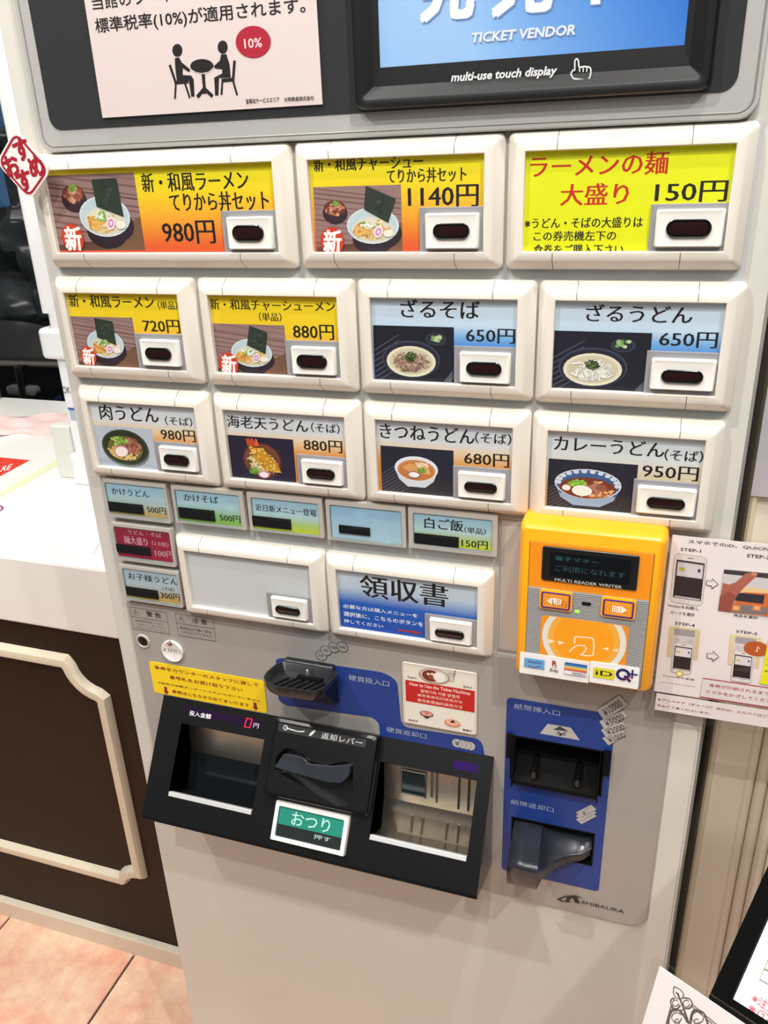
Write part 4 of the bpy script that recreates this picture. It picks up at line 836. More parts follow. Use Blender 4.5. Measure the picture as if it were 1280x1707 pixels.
for R0, kind in ((LT, 0), (RT, 1)):
    b0, b1 = R0[1], R0[3]; Lh = b1 - b0; a0, a1 = R0[0], R0[2]
    mid = (b0 + Lh * (.42 if kind == 0 else .52), -.034)
    m = M(); m.extr(FU, [(b0, -.001), (b0 - .004, -.012), mid, (mid[0], mid[1] - .002), (b0 - .006, -.014), (b0 - .002, -.001)], a0, a1)
    bp_ = obj('tray_back_plate', m, STEEL, unit, label='shiny steel plate')
    m = M(); m.extr(FU, [mid, (b1 - .004, -.040), (b1 - .001, -.004), (b1, -.004), (b1 - .003, -.043), (mid[0], mid[1] - .003)], a0, a1)
    obj('tray_floor', m, mat('dark_mirror', (34, 38, 42), .12, metal=.6) if kind == 0 else mat('worn_steel', (140, 132, 120), .25, metal=.9, var=.25, scale=20), unit)
    m = M(); m.extr(FU, [(b1 - .0045, .0008), (b1 - .0045, -.005), (b1 + .0002, -.004), (b1 + .0002, .0012)], a0 + .0006, a1 - .0006); obj('tray_lip', m, mat('silver_lip', (214, 214, 212), .3, metal=.35), unit, bevel=.0004)
    m = M(); m.box(FU, (a0 - .0008, b0, a0, b1), -.044, -.0005); obj('tray_side', m, BLACKP, unit); m = M(); m.box(FU, (a1, b0, a1 + .0008, b1), -.044, -.0005); obj('tray_side', m, BLACKP, unit)
    if kind == 1:
        def onp(x, t):                             # a point on the steel plate
            return (b0 - .004 + (mid[0] - b0 + .004) * t, -.012 + (mid[1] + .012) * t)
        m = M(); wa, wb_ = a0 + (a1 - a0) * .19, a0 + (a1 - a0) * .45
        p, q = onp(0, .22), onp(0, .80); m.add([FU.P(x, b, h + .0012) for x, (b, h) in ((wa, p), (wb_, p), (wb_, q), (wa, q))], [[0, 1, 2, 3]]); obj('coin_window', m, mat('dark_teal_glass', (8, 30, 34), .1, coat=.5), unit, fix=False)
        m = M(); P = [FU.P(x, b, h + .0018) for x, (b, h) in ((wa, p), (wb_, p), (wb_, q), (wa, q), (wa, p))]; m.tube(P, .0011, n=6); obj('window_frame', m, STEEL, unit, smooth=True)
        for fx, (ta, tb) in ((.52, (.1, .75)), (.57, (.1, .85)), (.80, (.15, .9)), (.90, (.15, .9))):
            x = a0 + (a1 - a0) * fx; p, q = onp(0, ta), onp(0, tb); m = M(); m.tube([FU.P(x, p[0], p[1] + .001), FU.P(x, q[0], q[1] + .001)], .0012, n=6); obj('ridge', m, STEEL, unit, smooth=True)
        for fx in (.33, .44, .70, .82):
            x = a0 + (a1 - a0) * fx; m = M(); m.tube([FU.P(x, mid[0] + .012, mid[1] - .001), FU.P(x, b1 - .006, -.0385)], .0011, n=6); obj('ridge', m, STEEL, unit, smooth=True)
UP = FU.up(.0002)
m = M(); r = UP.rect(313, 1177.7, 431.8, 1214.5); m.prism(FU, rrect(*r, .0006), 0, .0002); ds = obj('amount_display', m, mat('violet_display', (30, 6, 42), .08, coat=.6), unit)
m = M(); m.layer = 30
text(m, UP, '投入金額', UP.rect(317, 1184, 351, 1199), (236, 236, 236), bold=.01); obj('display_lettering', m, PRINT, unit, fix=False); m = M(); text(m, UP, '円', UP.rect(423, 1205, 430.5, 1214.5), (220, 220, 220))
ll = (UP.rect(534.3, 1213, 600, 1232))
obj('display_lettering', m, PRINT, unit, fix=False)
m = M(); r = UP.rect(410, 1197.9, 422, 1213.5); a0, b0, a1, b1 = r; g = (a1 - a0) * .2; sh = (a1 - a0) * .12
wz = (a1 - a0) * .62
m.stroke(UP, [(a0 + sh, b0 - .0006), (a0 + wz + sh, b0 - .0006), (a0 + wz, b1 + .0004), (a0, b1 + .0004)], .0011, (255, 40, 80), closed=True, h=.0006)
obj('red_digit', m, mat('red_led', (255, 36, 70), .4, es=1.2), unit, label='glowing red digit 0', fix=False)
m = M(); r = UP.rect(756.4, 1267, 796, 1289); m.prism(FU, rrect(*r, .0006), 0, .0003); obj('violet_window', m, mat('violet_window', (44, 14, 84), .1, coat=.5), unit)
# lever block
hb = .014; FUB = FU.up(hb); k0 = FUB.px(455, 1213); k1 = FUB.px(628, 1245); k2 = FUB.px(612, 1352)
m = M(); m.loft(FU, (k0[0], -.001, k1[0], k2[1] + .006), [(0, 0, .003), (0, hb - .004, .003), (-.0012, hb - .001, .003), (-.004, hb, .003)], cap0=True, cap1=True, seg=3); lb = obj('lever_block', m, BLACKP, unit)
cav = [FUB.px(*p) for p in ((460, 1262), (474, 1247), (502, 1250), (514, 1268), (545, 1276), (575, 1268), (588, 1276), (589, 1322), (577, 1345), (560, 1343), (458, 1284))]
c = M(); c.prism(FU, roundpoly(cav, .003, 3), .001, .03); cut(lb, [c]); lb.data.polygons.foreach_set('use_smooth', [False] * len(lb.data.polygons))
FV = FU.up(hb + .006); m = M(); m.prism(FU, roundpoly([FV.px(*p) for p in ((457, 1279), (473, 1256), (504, 1262), (513, 1273), (548, 1277), (584, 1274), (582, 1292), (570, 1305), (548, 1305))], .0025, 3), .004, hb + .006); obj('return_lever', m, mat('slate_lever', (42, 46, 54), .3, coat=.2), unit, bevel=.0018, label='slate grey lever')
m = M(); TU = FUB.up(.0004); q = [FUB.px(*p) for p in ((466, 1200.5), (612, 1226), (606, 1239), (462, 1213))]
m.poly(TU, [(q[0][0], .0045), (q[1][0], .0045), (q[1][0] - .0006, .0125), (q[0][0], .0125)], (44, 44, 44)); lx = q[0][0]; lw = q[1][0] - q[0][0]
text(m, TU, '返却レバー', (lx + lw * .50, .0056, lx + lw * .96, .0116), (226, 226, 226), bold=.008)
ring(TU, (lx + .008, .0080), .0022, .0008, (226, 226, 226)); m.stroke(TU, [(lx + .008, .0080), (lx + .020, .0092), (lx + .025, .0090), (lx + .029, .0078)], .0012, (226, 226, 226)); m.poly(TU, [(lx + .039, .0052), (lx + .0410, .0052), (lx + .0375, .0105), (lx + .0345, .0118), (lx + .0352, .0088)], (236, 236, 236))
obj('lever_lettering', m, PRINT, unit, fix=False)
# change button
FO = FU.up(.006); r = FO.rect(460, 1334, 570, 1428); r = (r[0], FO.px(460, 1333.7)[1], r[2] + .0015, r[3])
m = M(); m.loft(FU, r, [(0, 0, .001), (0, .005, .001), (-.0006, .006, .001), (-.0045, .006, .0015), (-.0045, .003, .0015)], seg=2); cbn = obj('change_button', m, WHITEP, unit, smooth=True, label='white framed green change button')
ri = (r[0] + .0052, r[1] + .0052, r[2] - .0052, r[3] - .0052); m = M(); FG = FU.up(.004); hb_ = ri[1] + (ri[3] - ri[1]) * .60
m.poly(FG, rrect(*ri), (24, 26, 26)); m.poly(FG, rrect(ri[0], ri[1], ri[2], hb_), (26, 142, 118)); wd_ = ri[2] - ri[0]
text(m, FG, 'おつり', (ri[0] + wd_ * .20, ri[1] + .0022, ri[0] + wd_ * .80, hb_ - .0016), (206, 236, 226), bold=.008); text(m, FG, '押す', (ri[0] + wd_ * .58, hb_ + .002, ri[0] + wd_ * .84, hb_ + .0066), (210, 214, 212), bold=.005)
obj('change_print', m, PRINT, unit, fix=False)
m = M(); m.loft(FU, (r[0] + .0048, r[1] + .0048, r[2] - .0048, r[3] - .0048), [(0, .003, .001), (0, .0064, .001), (-.001, .0072, .001)], cap1=True, seg=2); obj('clear_cap', m, CLEARB, unit)

# --- call bell disc on the lower panel
c = FL.px(289, 1084); rr_ = .0128
m = M(); m.loft(FL, (c[0] - rr_, c[1] - rr_, c[0] + rr_, c[1] + rr_), [(0, .0003, rr_), (0, .0028, rr_), (-.0008, .0034, rr_), (-.0016, .0030, rr_)], cap0=True, cap1=True, seg=8)
bell = obj('call_plate', m, WHITEP, smooth=True, label='round white call plate with a screw on the grey panel', cat='plate')
m = M(); s_ = FL.up(.003).px(283.5, 1072); m.loft(FL, (s_[0] - .0024, s_[1] - .0024, s_[0] + .0024, s_[1] + .0024), [(0, .002, .0024), (0, .0046, .0024), (-.001, .0056, .0014)], cap1=True); obj('screw', m, mat('copper_screw', (170, 130, 116), .3, metal=.9), bell, smooth=True)
m = M(); fb = FL.up(.0031); text(m, fb, 'よびだし', fb.rect(270.5, 1078.8, 306, 1090.6), (44, 44, 46), bold=.004); obj('lettering', m, PRINT, bell, fix=False)

# ------------------------------------------------------------------ card reader
FR = FP(-.022); o_tl = FR.px(866, 881); RR = (FR.px(868, 1000)[0], FR.px(990, 890)[1] , FR.px(1095, 1020)[0], FR.px(970, 1139)[1])
RR = ((FR.px(873, 881)[0] + FR.px(860, 1122)[0]) / 2, (FR.px(873, 882)[1] + FR.px(1109, 905)[1]) / 2 - .0015, (FR.px(1108, 905)[0] + FR.px(1080, 1152)[0]) / 2, (FR.px(860, 1122)[1] + FR.px(1080, 1152)[1]) / 2)
OG = mat('orange_plastic', (246, 166, 22), .35, var=.03, coat=.15)
OG2 = mat('orange_plate', (244, 148, 26), .4, var=.03)
m = M(); m.loft(FR, RR, [(.0030, -.0336, .006), (.0030, -.010, .006), (.0018, -.004, .005), (0, -.0008, .004), (-.0012, 0, .003)], cap0=True, cap1=True, seg=5)
rd = obj('card_reader', m, OG, smooth=True, label='bright orange electronic money card reader mounted on the machine', cat='card reader')
ip = (FR.px(884, 902)[0], FR.px(884, 902)[1], FR.px(1091, 922)[0], RR[3] - .0028); ms_ = FR.px(880, 973.5)[1]
m = M(); m.prism(FR, rrect(*ip, .001), -.0005, .0005); pl = obj('face_plate', m, OG2, rd, bevel=.0003)
m = M(); m.stroke(FR, rrect(ip[0] - .0003, ip[1] - .0003, ip[2] + .0003, ip[3] + .0003), .0005, (110, 80, 30), closed=True, h=.0003); obj('plate_gap', m, SEAM, rd, fix=False)
GRIB = mat('grey_ribbed', (146, 146, 146), .4)
m = M(); gb = (ip[0], ms_ + .0015, ip[2], ip[3]); m.box(FR, gb, .0003, .0008); rb_ = obj('ribbed_plate', m, GRIB, rd)
nr_ = int((gb[3] - gb[1]) / .00165)
rm_ = M()
for k in range(nr_):
    b = gb[1] + .0006 + k * .00165; rm_.prism(FR, rrect(gb[0], b, gb[2], b + .0009), .0008, .0013)
o = obj('fine_rib', rm_, mat('grey_rib', (166, 166, 166), .35), rd, kind='stuff')
FQ = FR.up(.0016)
r = FQ.rect(904.5, 912, 1061, 985.6); m = M(); m.loft(FR, (r[0], FQ.px(904, 910)[1], r[2], r[3]), [(0, .0004, .002), (0, .0014, .002), (-.0004, .0017, .0018)], cap1=True); dp = obj('display', m, mat('display_black', (26, 27, 27), .2, coat=.4), rd)
r = FQ.rect(918, 919.5, 1048.5, 974.5); m = M(); m.prism(FR, rrect(*r, .001), .0016, .0020); obj('display_glass', m, mat('display_glass', (5, 9, 14), .06, coat=.7), rd)
FQ2 = FR.up(.0022); m = M(); TEAL = (44, 96, 104)
text(m, FQ2, '電子マネー', FQ2.rect(925.4, 926.6, 997.7, 941.3), TEAL); text(m, FQ2, 'ご利用になれます', FQ2.rect(925.4, 941.5, 1041.6, 964.8), (36, 76, 92))
text(m, FQ2, 'MULTI READER WRITER', FQ2.rect(925, 963.6, 1036.4, 981.5), (206, 204, 198), bold=.005); obj('lettering', m, PRINT, rd, fix=False)
for k, (x0, y0, x1, y1) in enumerate(((900, 981, 952.8, 1020), (1003, 993.4, 1058, 1033.7))):
    r = FQ.rect(x0, y0, x1, y1); m = M(); m.loft(FR, r, [(0, .0008, .0024), (0, .0026, .0024), (-.0012, .0030, .0016)], cap1=True); kb = obj('key', m, OG, rd, smooth=True)
    m = M(); m.loft(FR, r, [(-.0014, .0028, .0016), (-.0016, .0034, .0015), (-.0026, .0034, .0008), (-.0028, .0028, .0008)]); obj('violet_ring', m, mat('violet_ring', (60, 40, 130), .2, coat=.5, es=.15), kb, smooth=True)
    m = M(); m.loft(FR, r, [(-.0028, .0028, .0008), (-.0030, .0036, .0008)], cap1=True); obj('key_cap', m, OG2, kb)
    m = M(); fk = FR.up(.0038); a0, b0, a1, b1 = r; w_, h_ = a1 - a0, b1 - b0
    m.stroke(fk, rrect(a0 + w_ * .2, b0 + h_ * .25, a1 - w_ * .2, b1 - h_ * .25), .0003, (255, 226, 150), closed=True)
    for t in (.33, .39, .45): m.poly(fk, rrect(a0 + w_ * (t if k else 1 - t - .035), b0 + h_ * .33, a0 + w_ * (t + .035 if k else 1 - t), b1 - h_ * .33), (250, 246, 226))
    m.poly(fk, rrect(a0 + w_ * (.5 if k else .42), b0 + h_ * .33, a0 + w_ * (.56 if k else .5), b1 - h_ * .33), (250, 246, 226))
    m.poly(fk, [(a0 + w_ * (.58 if k else .4), b0 + h_ * .3), (a0 + w_ * (.76 if k else .23), (b0 + b1) / 2), (a0 + w_ * (.58 if k else .4), b1 - h_ * .3)], (250, 246, 226))
    if k == 0:
        for i in range(26): x = random.uniform(.3, .85); y = random.uniform(.3, .75); m.poly(fk, rrect(a0 + w_ * x, b0 + h_ * y, a0 + w_ * (x + .05), b0 + h_ * (y + .02)), (140, 110, 60))
    obj('key_icon', m, PRINT, kb, fix=False)
c0 = FQ.rect(969.4, 1003, 985, 1010.5); m = M(); m.prism(FR, rrect(*c0, .0015), .0008, .0016); obj('speaker_slot', m, BLACKP, rd)
c0 = FQ.rect(958.6, 1017, 965.5, 1022.3); m = M(); m.prism(FR, rrect(*c0, .0003), .0008, .0016); obj('green_lamp', m, mat('green_led', (140, 240, 60), .4, es=1.2), rd, label='small glowing green lamp')
tp = (FQ.px(900, 1060)[0], (FQ.px(902, 1029)[1] + FQ.px(1048, 1044)[1]) / 2 - .001, FQ.px(1046, 1076)[0], ip[3] - .003)
m = M(); m.prism(FR, rrect(*tp, .004), .0008, .0015); tpo = obj('touch_area', m, OG2, rd, bevel=.0003)
m = M(); ft = FR.up(.0018); c = ft.px(972.5, 1067); ro = .0335
def ringc(r0, r1, col, n=48):
    h = m.nexth()
    for i in range(n):
        t0, t1 = 2 * PI * i / n, 2 * PI * (i + 1) / n
        p = clip([(c[0] + r * math.cos(t), c[1] + r * math.sin(t)) for r, t in ((r0, t0), (r1, t0), (r1, t1), (r0, t1))], tp)
        if len(p) > 2: m.add([ft.P(a, b, h) for a, b in p], [list(range(len(p)))], col)
ringc(0, ro * .72, (248, 160, 20)); ringc(ro * .72, ro * .86, (240, 176, 66)); ringc(ro * .86, ro, (226, 226, 214))
def rp(x, y): return ft.px(860 + x / 5.12, 870 + y / 5.12)
m.stroke(ft, roundpoly([rp(*p) for p in ((500, 1040), (500, 978), (660, 992), (665, 1060), (658, 1140), (600, 1142), (545, 1132))], [0, .002, .002, 0, .002, 0, 0], 4), .0011, (252, 236, 200))
m.stroke(ft, [rp(*p) for p in ((455, 1110), (475, 1085), (505, 1062), (545, 1052), (585, 1058), (600, 1075), (590, 1105), (560, 1130), (545, 1134))], .0011, (252, 236, 200))
for tri in (((275, 998), (335, 1020), (278, 1040)), ((358, 1010), (415, 1033), (360, 1050)), ((790, 1068), (733, 1080), (788, 1098)), ((872, 1080), (818, 1093), (868, 1112))): m.poly(ft, [rp(*p) for p in tri], (252, 226, 190))
obj('touch_print', m, PRINT, tpo, fix=False)
# two stickers with payment marks
stick = []
for k, (tl, tr, br, bl, lab) in enumerate((((866.8, 1087), (984, 1102), (980, 1138), (866, 1121), 'white sticker with three payment marks, left one on the orange card reader'), ((983, 1102), (1066, 1112), (1064, 1147), (983, 1137.5), 'white sticker with iD and Q+ marks, right one on the orange card reader'))):
    P = [FQ.px(*p) for p in (tl, tr, br, bl)]; r = ((P[0][0] + P[3][0]) / 2, (P[0][1] + P[1][1]) / 2, (P[1][0] + P[2][0]) / 2, (P[2][1] + P[3][1]) / 2)
    m = M(); m.prism(FR, rrect(*r, .001), .0016 + k * .0003, .0021 + k * .0003); stick.append(obj('payment_sticker', m, mat('sticker_white', (244, 243, 240), .35, var=.01), label=lab, cat='sticker', group='payment stickers on the reader'))
fs = FR.up(.0028)
m = M(); r = fs.rect(874, 1096, 906.9, 1116.5); m.rect(fs, r, (96, 168, 216)); text(m, fs, 'waon', fs.rect(879, 1100.5, 903, 1108), (84, 66, 140), bold=.02); m.stroke(fs, [fs.px(*p) for p in ((880, 1109.5), (886, 1112), (893, 1112.8), (900, 1111))], .0009, (130, 60, 140))
text(m, fs, 'R', fs.rect(920.5, 1101, 928.6, 1111), (170, 20, 50), bold=.02); m.stroke(fs, [fs.px(920.5, 1112), fs.px(928.8, 1113)], .0004, (170, 20, 50)); text(m, fs, 'Edy', fs.rect(917, 1114, 931, 1122.6), (30, 30, 34), bold=.012)
r = fs.rect(941.6, 1103.6, 977.3, 1128.8); b = r[1]
for t0, t1, cc_ in ((0, .16, (40, 90, 170)), (.16, .30, (70, 140, 190)), (.30, .42, (226, 214, 90)), (.42, .55, (230, 150, 80)), (.55, .68, (206, 90, 80)), (.68, 1, (236, 236, 240))): m.rect(fs, (r[0], b + (r[3] - b) * t0, r[2], b + (r[3] - b) * t1), cc_)
m.stroke(fs, rrect(*r), .0003, (120, 110, 140), closed=True); text(m, fs, 'nanaco', (r[0] + (r[2] - r[0]) * .36, b + (r[3] - b) * .74, r[2] - .001, b + (r[3] - b) * .94), (40, 40, 50), bold=.012); obj('mark_print', m, PRINT, stick[0], fix=False)
m = M(); r = fs.rect(989.5, 1112, 1023.5, 1134); m.rect(fs, r, (224, 214, 40)); text(m, fs, 'iD', fs.rect(993, 1116.5, 1020.5, 1129), (20, 20, 20), bold=.012)
q_ = fs.px(1038.5, 1124.5); h = m.nexth()
m.stroke(fs, [(q_[0] + .0045 * math.cos(t), q_[1] + .0045 * math.sin(t)) for t in [2 * PI * i / 20 for i in range(20)]], .0024, (18, 22, 90), closed=True); m.stroke(fs, [(q_[0] + .001, q_[1] + .001), (q_[0] + .0062, q_[1] + .0058)], .0022, (18, 22, 90)); m.stroke(fs, [(q_[0] + .0005, q_[1] + .0065), (q_[0] + .0052, q_[1] + .001)], .0005, (210, 60, 70))
pc = fs.px(1053.8, 1124); m.stroke(fs, [(pc[0] - .0042, pc[1]), (pc[0] + .0042, pc[1])], .0014, (18, 22, 90)); m.stroke(fs, [(pc[0], pc[1] - .0042), (pc[0], pc[1] + .0042)], .0014, (18, 22, 90))
text(m, fs, 'QUICPay is member', fs.rect(1027.5, 1134, 1060, 1139.6), (24, 26, 70), shear=.2, bold=.01); obj('mark_print', m, PRINT, stick[1], fix=False)

# ------------------------------------------------------------------ stickers on the lower panel
YP = mat('yellow_sticker', (250, 214, 22), .4, var=.02)
FZ = FL.up(.0009)
P = [FZ.px(*p) for p in ((248.8, 1103.2), (439.7, 1135), (444.8, 1187.9), (257.9, 1155.4))]; r = ((P[0][0] + P[3][0]) / 2 - .0005, (P[0][1] + P[1][1]) / 2, (P[1][0] + P[2][0]) / 2, (P[2][1] + P[3][1]) / 2)
m = M(); m.prism(FL, rrect(*r, .0035), .0002, .0009); ys = obj('yellow_notice', m, YP, label='yellow sticker with dark red lines of text above the black coin unit', cat='sticker')
m = M(); FZ = FL.up(.001); CRM = (140, 20, 30); DK = (50, 24, 20)
for s, x0, y0, x1, y1, c_ in (('食券をカウンターのスタッフに渡して', 256.5, 1109, 431, 1145.5, CRM), ('番号札をお受け取り下さい', 282, 1125.5, 404.8, 1153.4, CRM), ('※当店は自動オーダーシステムではございません', 263, 1136, 435, 1170.2, DK), ('食券はこちらから出てまいります', 286.3, 1149.3, 415.7, 1178.8, CRM)):
    text(m, FZ, s, FZ.rect(x0, y0, x1, y1), c_, bold=.022)
for x, y in ((276.6, 1151), (425.5, 1177.5)):
    c = FZ.px(x, y); m.poly(FZ, [(c[0] - .0018, c[1] - .0048), (c[0] + .0018, c[1] - .0048), (c[0] + .0018, c[1] + .001), (c[0] + .0034, c[1] + .001), (c[0], c[1] + .0055), (c[0] - .0034, c[1] + .001), (c[0] - .0018, c[1] + .001)], (150, 24, 26))
obj('lettering', m, PRINT, ys, fix=False)
P = [FZ.px(*p) for p in ((671, 1102.7), (796.5, 1122), (793.6, 1225.4), (672.3, 1202.5))]; r = ((P[0][0] + P[3][0]) / 2, (P[0][1] + P[1][1]) / 2, (P[1][0] + P[2][0]) / 2, (P[2][1] + P[3][1]) / 2)
m = M(); m.prism(FL, rrect(*r, .0025), .0002, .0022); qs = obj('guide_card', m, mat('card_white', (236, 230, 216), .4, var=.02), bevel=.0004, label='white and red foreign language guide card stuck on the grey panel', cat='card')
m = M(); FZ = FL.up(.0024); P = [FZ.px(*p) for p in ((675.6, 1133), (791.5, 1152), (790.7, 1187.9), (676.4, 1168.3))]; rb2 = ((P[0][0] + P[3][0]) / 2, (P[0][1] + P[1][1]) / 2, (P[1][0] + P[2][0]) / 2, (P[2][1] + P[3][1]) / 2); m.rect(FZ, rb2, (196, 30, 24))
m.stroke(FZ, rrect(r[0] + .0012, r[1] + .0012, r[2] - .0012, r[3] - .0012, .0015), .0002, (200, 120, 100), closed=True)
for s, x0, y0, x1, y1, c_, bd in (('How to Use the Ticket Machines', 682.3, 1136.6, 784, 1159, (250, 220, 210), .02), ('발매기의 이용 방법에', 701, 1148.6, 765.5, 1165, (250, 220, 210), .01), ('餐券售券机的使用方法', 695.5, 1155.6, 770.7, 1173.2, (250, 210, 200), .005), ('餐券販賣機的使用方法', 695.5, 1163.8, 770.7, 1182, (250, 210, 200), .005),
       ('English', 679.3, 1127, 694.6, 1132.2, K_, .02), ('한국어', 772, 1142.7, 786.3, 1148.6, K_, .015), ('简体字', 681, 1198.4, 696.3, 1204, K_, .015), ('繁體字', 771.3, 1214.8, 786, 1220.4, K_, .015)): text(m, FZ, s, FZ.rect(x0, y0, x1, y1), c_, bold=bd)
def fe(x, y, rx, ry, col, n=20): cc_ = FZ.px(x, y); m.ell(FZ, cc_[0], cc_[1], rx / 1180, ry / 1180, col, n)
fe(723.6, 1127.5, 18, 10, (176, 150, 130)); fe(723.6, 1127, 16, 8.5, (222, 210, 196)); fe(718.5, 1126.5, 10.5, 7.5, (120, 44, 28)); fe(732, 1129, 7, 6.5, (244, 240, 232)); fe(714, 1123.5, 2, 1.6, (240, 220, 200)); fe(720.5, 1123.6, 2.2, 1.6, (240, 220, 200)); fe(717, 1129, 1.6, 1.3, (170, 90, 60)); fe(722, 1131, 1.6, 1.3, (176, 100, 60))
cpp = [FZ.px(*p) for p in ((748, 1121.5), (758, 1123), (756.3, 1136.5), (750, 1135.5))]; m.poly(FZ, cpp, (214, 206, 196)); m.stroke(FZ, cpp, .0003, (130, 120, 110), closed=True); fe(752.8, 1123, 5, 1.8, (190, 184, 176)); m.stroke(FZ, [FZ.px(755, 1130), FZ.px(759, 1117)], .0006, (60, 50, 50))
fe(711, 1190, 8, 4, (60, 44, 34)); m.poly(FZ, [FZ.px(*p) for p in ((703.5, 1190.5), (718.5, 1193), (713, 1198), (709, 1197))], (60, 44, 34)); fe(711, 1189.7, 7, 3, (230, 160, 140)); fe(711.5, 1188.8, 1.6, 1.2, (210, 80, 70))
fe(754, 1205.3, 9.3, 5.2, (214, 130, 90)); fe(754, 1204.6, 8, 4, (236, 180, 150)); m.poly(FZ, [FZ.px(*p) for p in ((750, 1204), (753, 1200.5), (756, 1200.8), (759, 1205))], (50, 34, 44))
obj('card_print', m, PRINT, qs, fix=False)

# ------------------------------------------------------------------ notice on the dark window
FN = FP(.0035); a1_ = FN.px(533, 90)[0]; bt = (FN.px(171, 193)[1] + FN.px(537, 178)[1]) / 2; a0_ = FN.px(171, 193)[0]
m = M(); m.prism(FN, rrect(a0_, bt - .20, a1_, bt), 0, .0005); tn = obj('dining_notice', m, mat('notice_paper', (228, 214, 210), .5, var=.03, scale=8), label='pale pink paper notice with two seated figures beside the touch display', cat='notice')
m = M(); FNU = FN.up(.0006)
text(m, FNU, '当館のフードコートでは', FNU.rect(151, -8.5, 420, -8.5)[:3] + (FNU.px(152, 17.5)[1],), K_, bold=.01)
text(m, FNU, '標準税率(10%)が適用されます。', FNU.rect(156.9, 31, 509.6, 25), K_, bold=.014)
def n3(pts): return [FNU.px(130 + x / 2.977, y / 2.977) for x, y in pts]
for pts in (((480, 290), (500, 284), (515, 310), (557, 345), (552, 360), (520, 338), (520, 372), (562, 375), (574, 395), (578, 480), (562, 480), (550, 402), (490, 400), (482, 330)),
            ((710, 270), (736, 268), (752, 320), (758, 385), (700, 388), (697, 474), (680, 474), (676, 385), (715, 365), (716, 345), (680, 340), (674, 328), (704, 300)), ((613, 368), (630, 368), (634, 440), (620, 440))): m.poly(FNU, n3(pts), K_)
m = m
for cx_, cy_, rx_, ry_ in ((493, 250, 25, 32), (718, 234, 25, 33), (615, 328, 58, 35)):
    P = n3([(cx_ + rx_ * math.cos(t), cy_ + ry_ * math.sin(t)) for t in [2 * PI * i / 26 for i in range(26)]]); m.poly(FNU, P, K_)
m.stroke(FNU, n3([(560, 345), (585, 360), (615, 365), (650, 358), (668, 340)]), .0006, (220, 214, 214))
for pts, w_ in ((((455, 322), (485, 410)), 8), (((478, 410), (548, 405)), 9), (((486, 410), (481, 490)), 6), (((528, 405), (555, 486)), 6), (((627, 440), (592, 482)), 10), (((627, 440), (668, 478)), 10), (((627, 430), (629, 465)), 10), (((777, 300), (770, 395)), 8), (((712, 400), (775, 394)), 9), (((717, 398), (712, 470)), 6), (((768, 395), (790, 472)), 6)): m.stroke(FNU, n3(pts), w_ / 2.977 / 1290, K_)
P = n3([(870 + 87 * math.cos(t), 208 + 80 * math.sin(t)) for t in [2 * PI * i / 36 for i in range(36)]]); m.poly(FNU, P, (178, 26, 52))
text(m, FNU, '10%', FNU.rect(406.5, 65, 437.4, 78.6), (246, 226, 226), bold=.012)
text(m, FNU, '宝塚北サービスエリア', FNU.rect(409.5, 165, 466, 169.6), K_, bold=.012); text(m, FNU, '光明興業株式会社', FNU.rect(473.5, 162.5, 523.5, 166.6), K_, bold=.012)
obj('notice_print', m, PRINT, tn, fix=False)
m = M(); m.prism(FN, rrect(a0_ - .002, bt - .21, a1_ + .003, bt + .0015, .002), .0009, .0014); obj('clear_sleeve', m, GLASS, tn)

# ------------------------------------------------------------------ recommended sign on the corner of the first button
FSG = FP(-.0105); P = [Vector(FSG.px(*p)) for p in ((-5, 271), (26, 215), (86, 284), (51, 334))]
m = M(); rp_ = roundpoly([tuple(p) for p in P], .008, 5); m.prism(FSG, rp_, -.0004, .0008)
sg = obj('recommended_sign', m, mat('sign_white', (236, 226, 222), .4, var=.02), label='small diamond shaped white and red sign at the left edge of the top row', cat='sign')
m = M(); FSU = FSG.up(.001); ce = sum(P, Vector((0, 0))) / 4; m.stroke(FSU, roundpoly([tuple(ce + (p - ce) * .88) for p in P], .007, 5), .0019, (158, 22, 38), closed=True)
for s, x, y in (('す', 36, 249), ('お', 19, 276), ('め', 60, 277), ('す', 41, 301)):
    c = Vector(FSU.px(x, y)); e1 = Vector((.97, -.24)) * .0072; e2 = Vector((.24, .97)) * .0078
    text(m, FSU, s, None, (158, 22, 38), quad=(c - e1 - e2, c + e1 - e2, c - e1 + e2), bold=.045)
obj('lettering', m, PRINT, sg, fix=False)

# ------------------------------------------------------------------ instruction sheets at the right
FI = FP(-.0012); U_ = (FI.px(1120, 892)[0] + FI.px(1091, 1152)[0]) / 2; v0_ = FI.px(1120, 892)[1]; v1_ = FI.px(1091, 1152)[1]
m = M(); m.prism(FI, rrect(U_, v0_, U_ + .210, v1_), -.0004, 0); si = obj('phone_payment_sheet', m, mat('sheet_paper', (250, 241, 240), .4, var=.03, scale=6), label='white sheet with STEP pictures on phone payment, right of the orange reader', cat='instruction sheet')
m = M(); s1 = FI.px(1091, 1183)[1]; s0 = FI.px(1094, 1156)[1]; m.prism(FI, rrect(U_ + .0022, s0, U_ + .213, s1), -.0006, -.0001); st = obj('prepaid_note_strip', m, MT['sheet_paper'], label='narrow white paper strip with red text below the phone payment sheet', cat='paper strip')
m = M(); m.prism(FI, rrect(U_ - .004, v0_ - .003, U_ + .222, s1 + .0075, .003), .0004, .0010); obj('clear_sleeve', m, GLASS, si)
m = M(); FJ = FI.up(.0001)
def j(x, y): return FJ.px(1080 + x / 5.335, 880 + y / 5.335)
def jr(x0, y0, x1, y1): a = j(x0, y0); b = j(x1, y1); return (a[0], a[1], b[0], b[1])
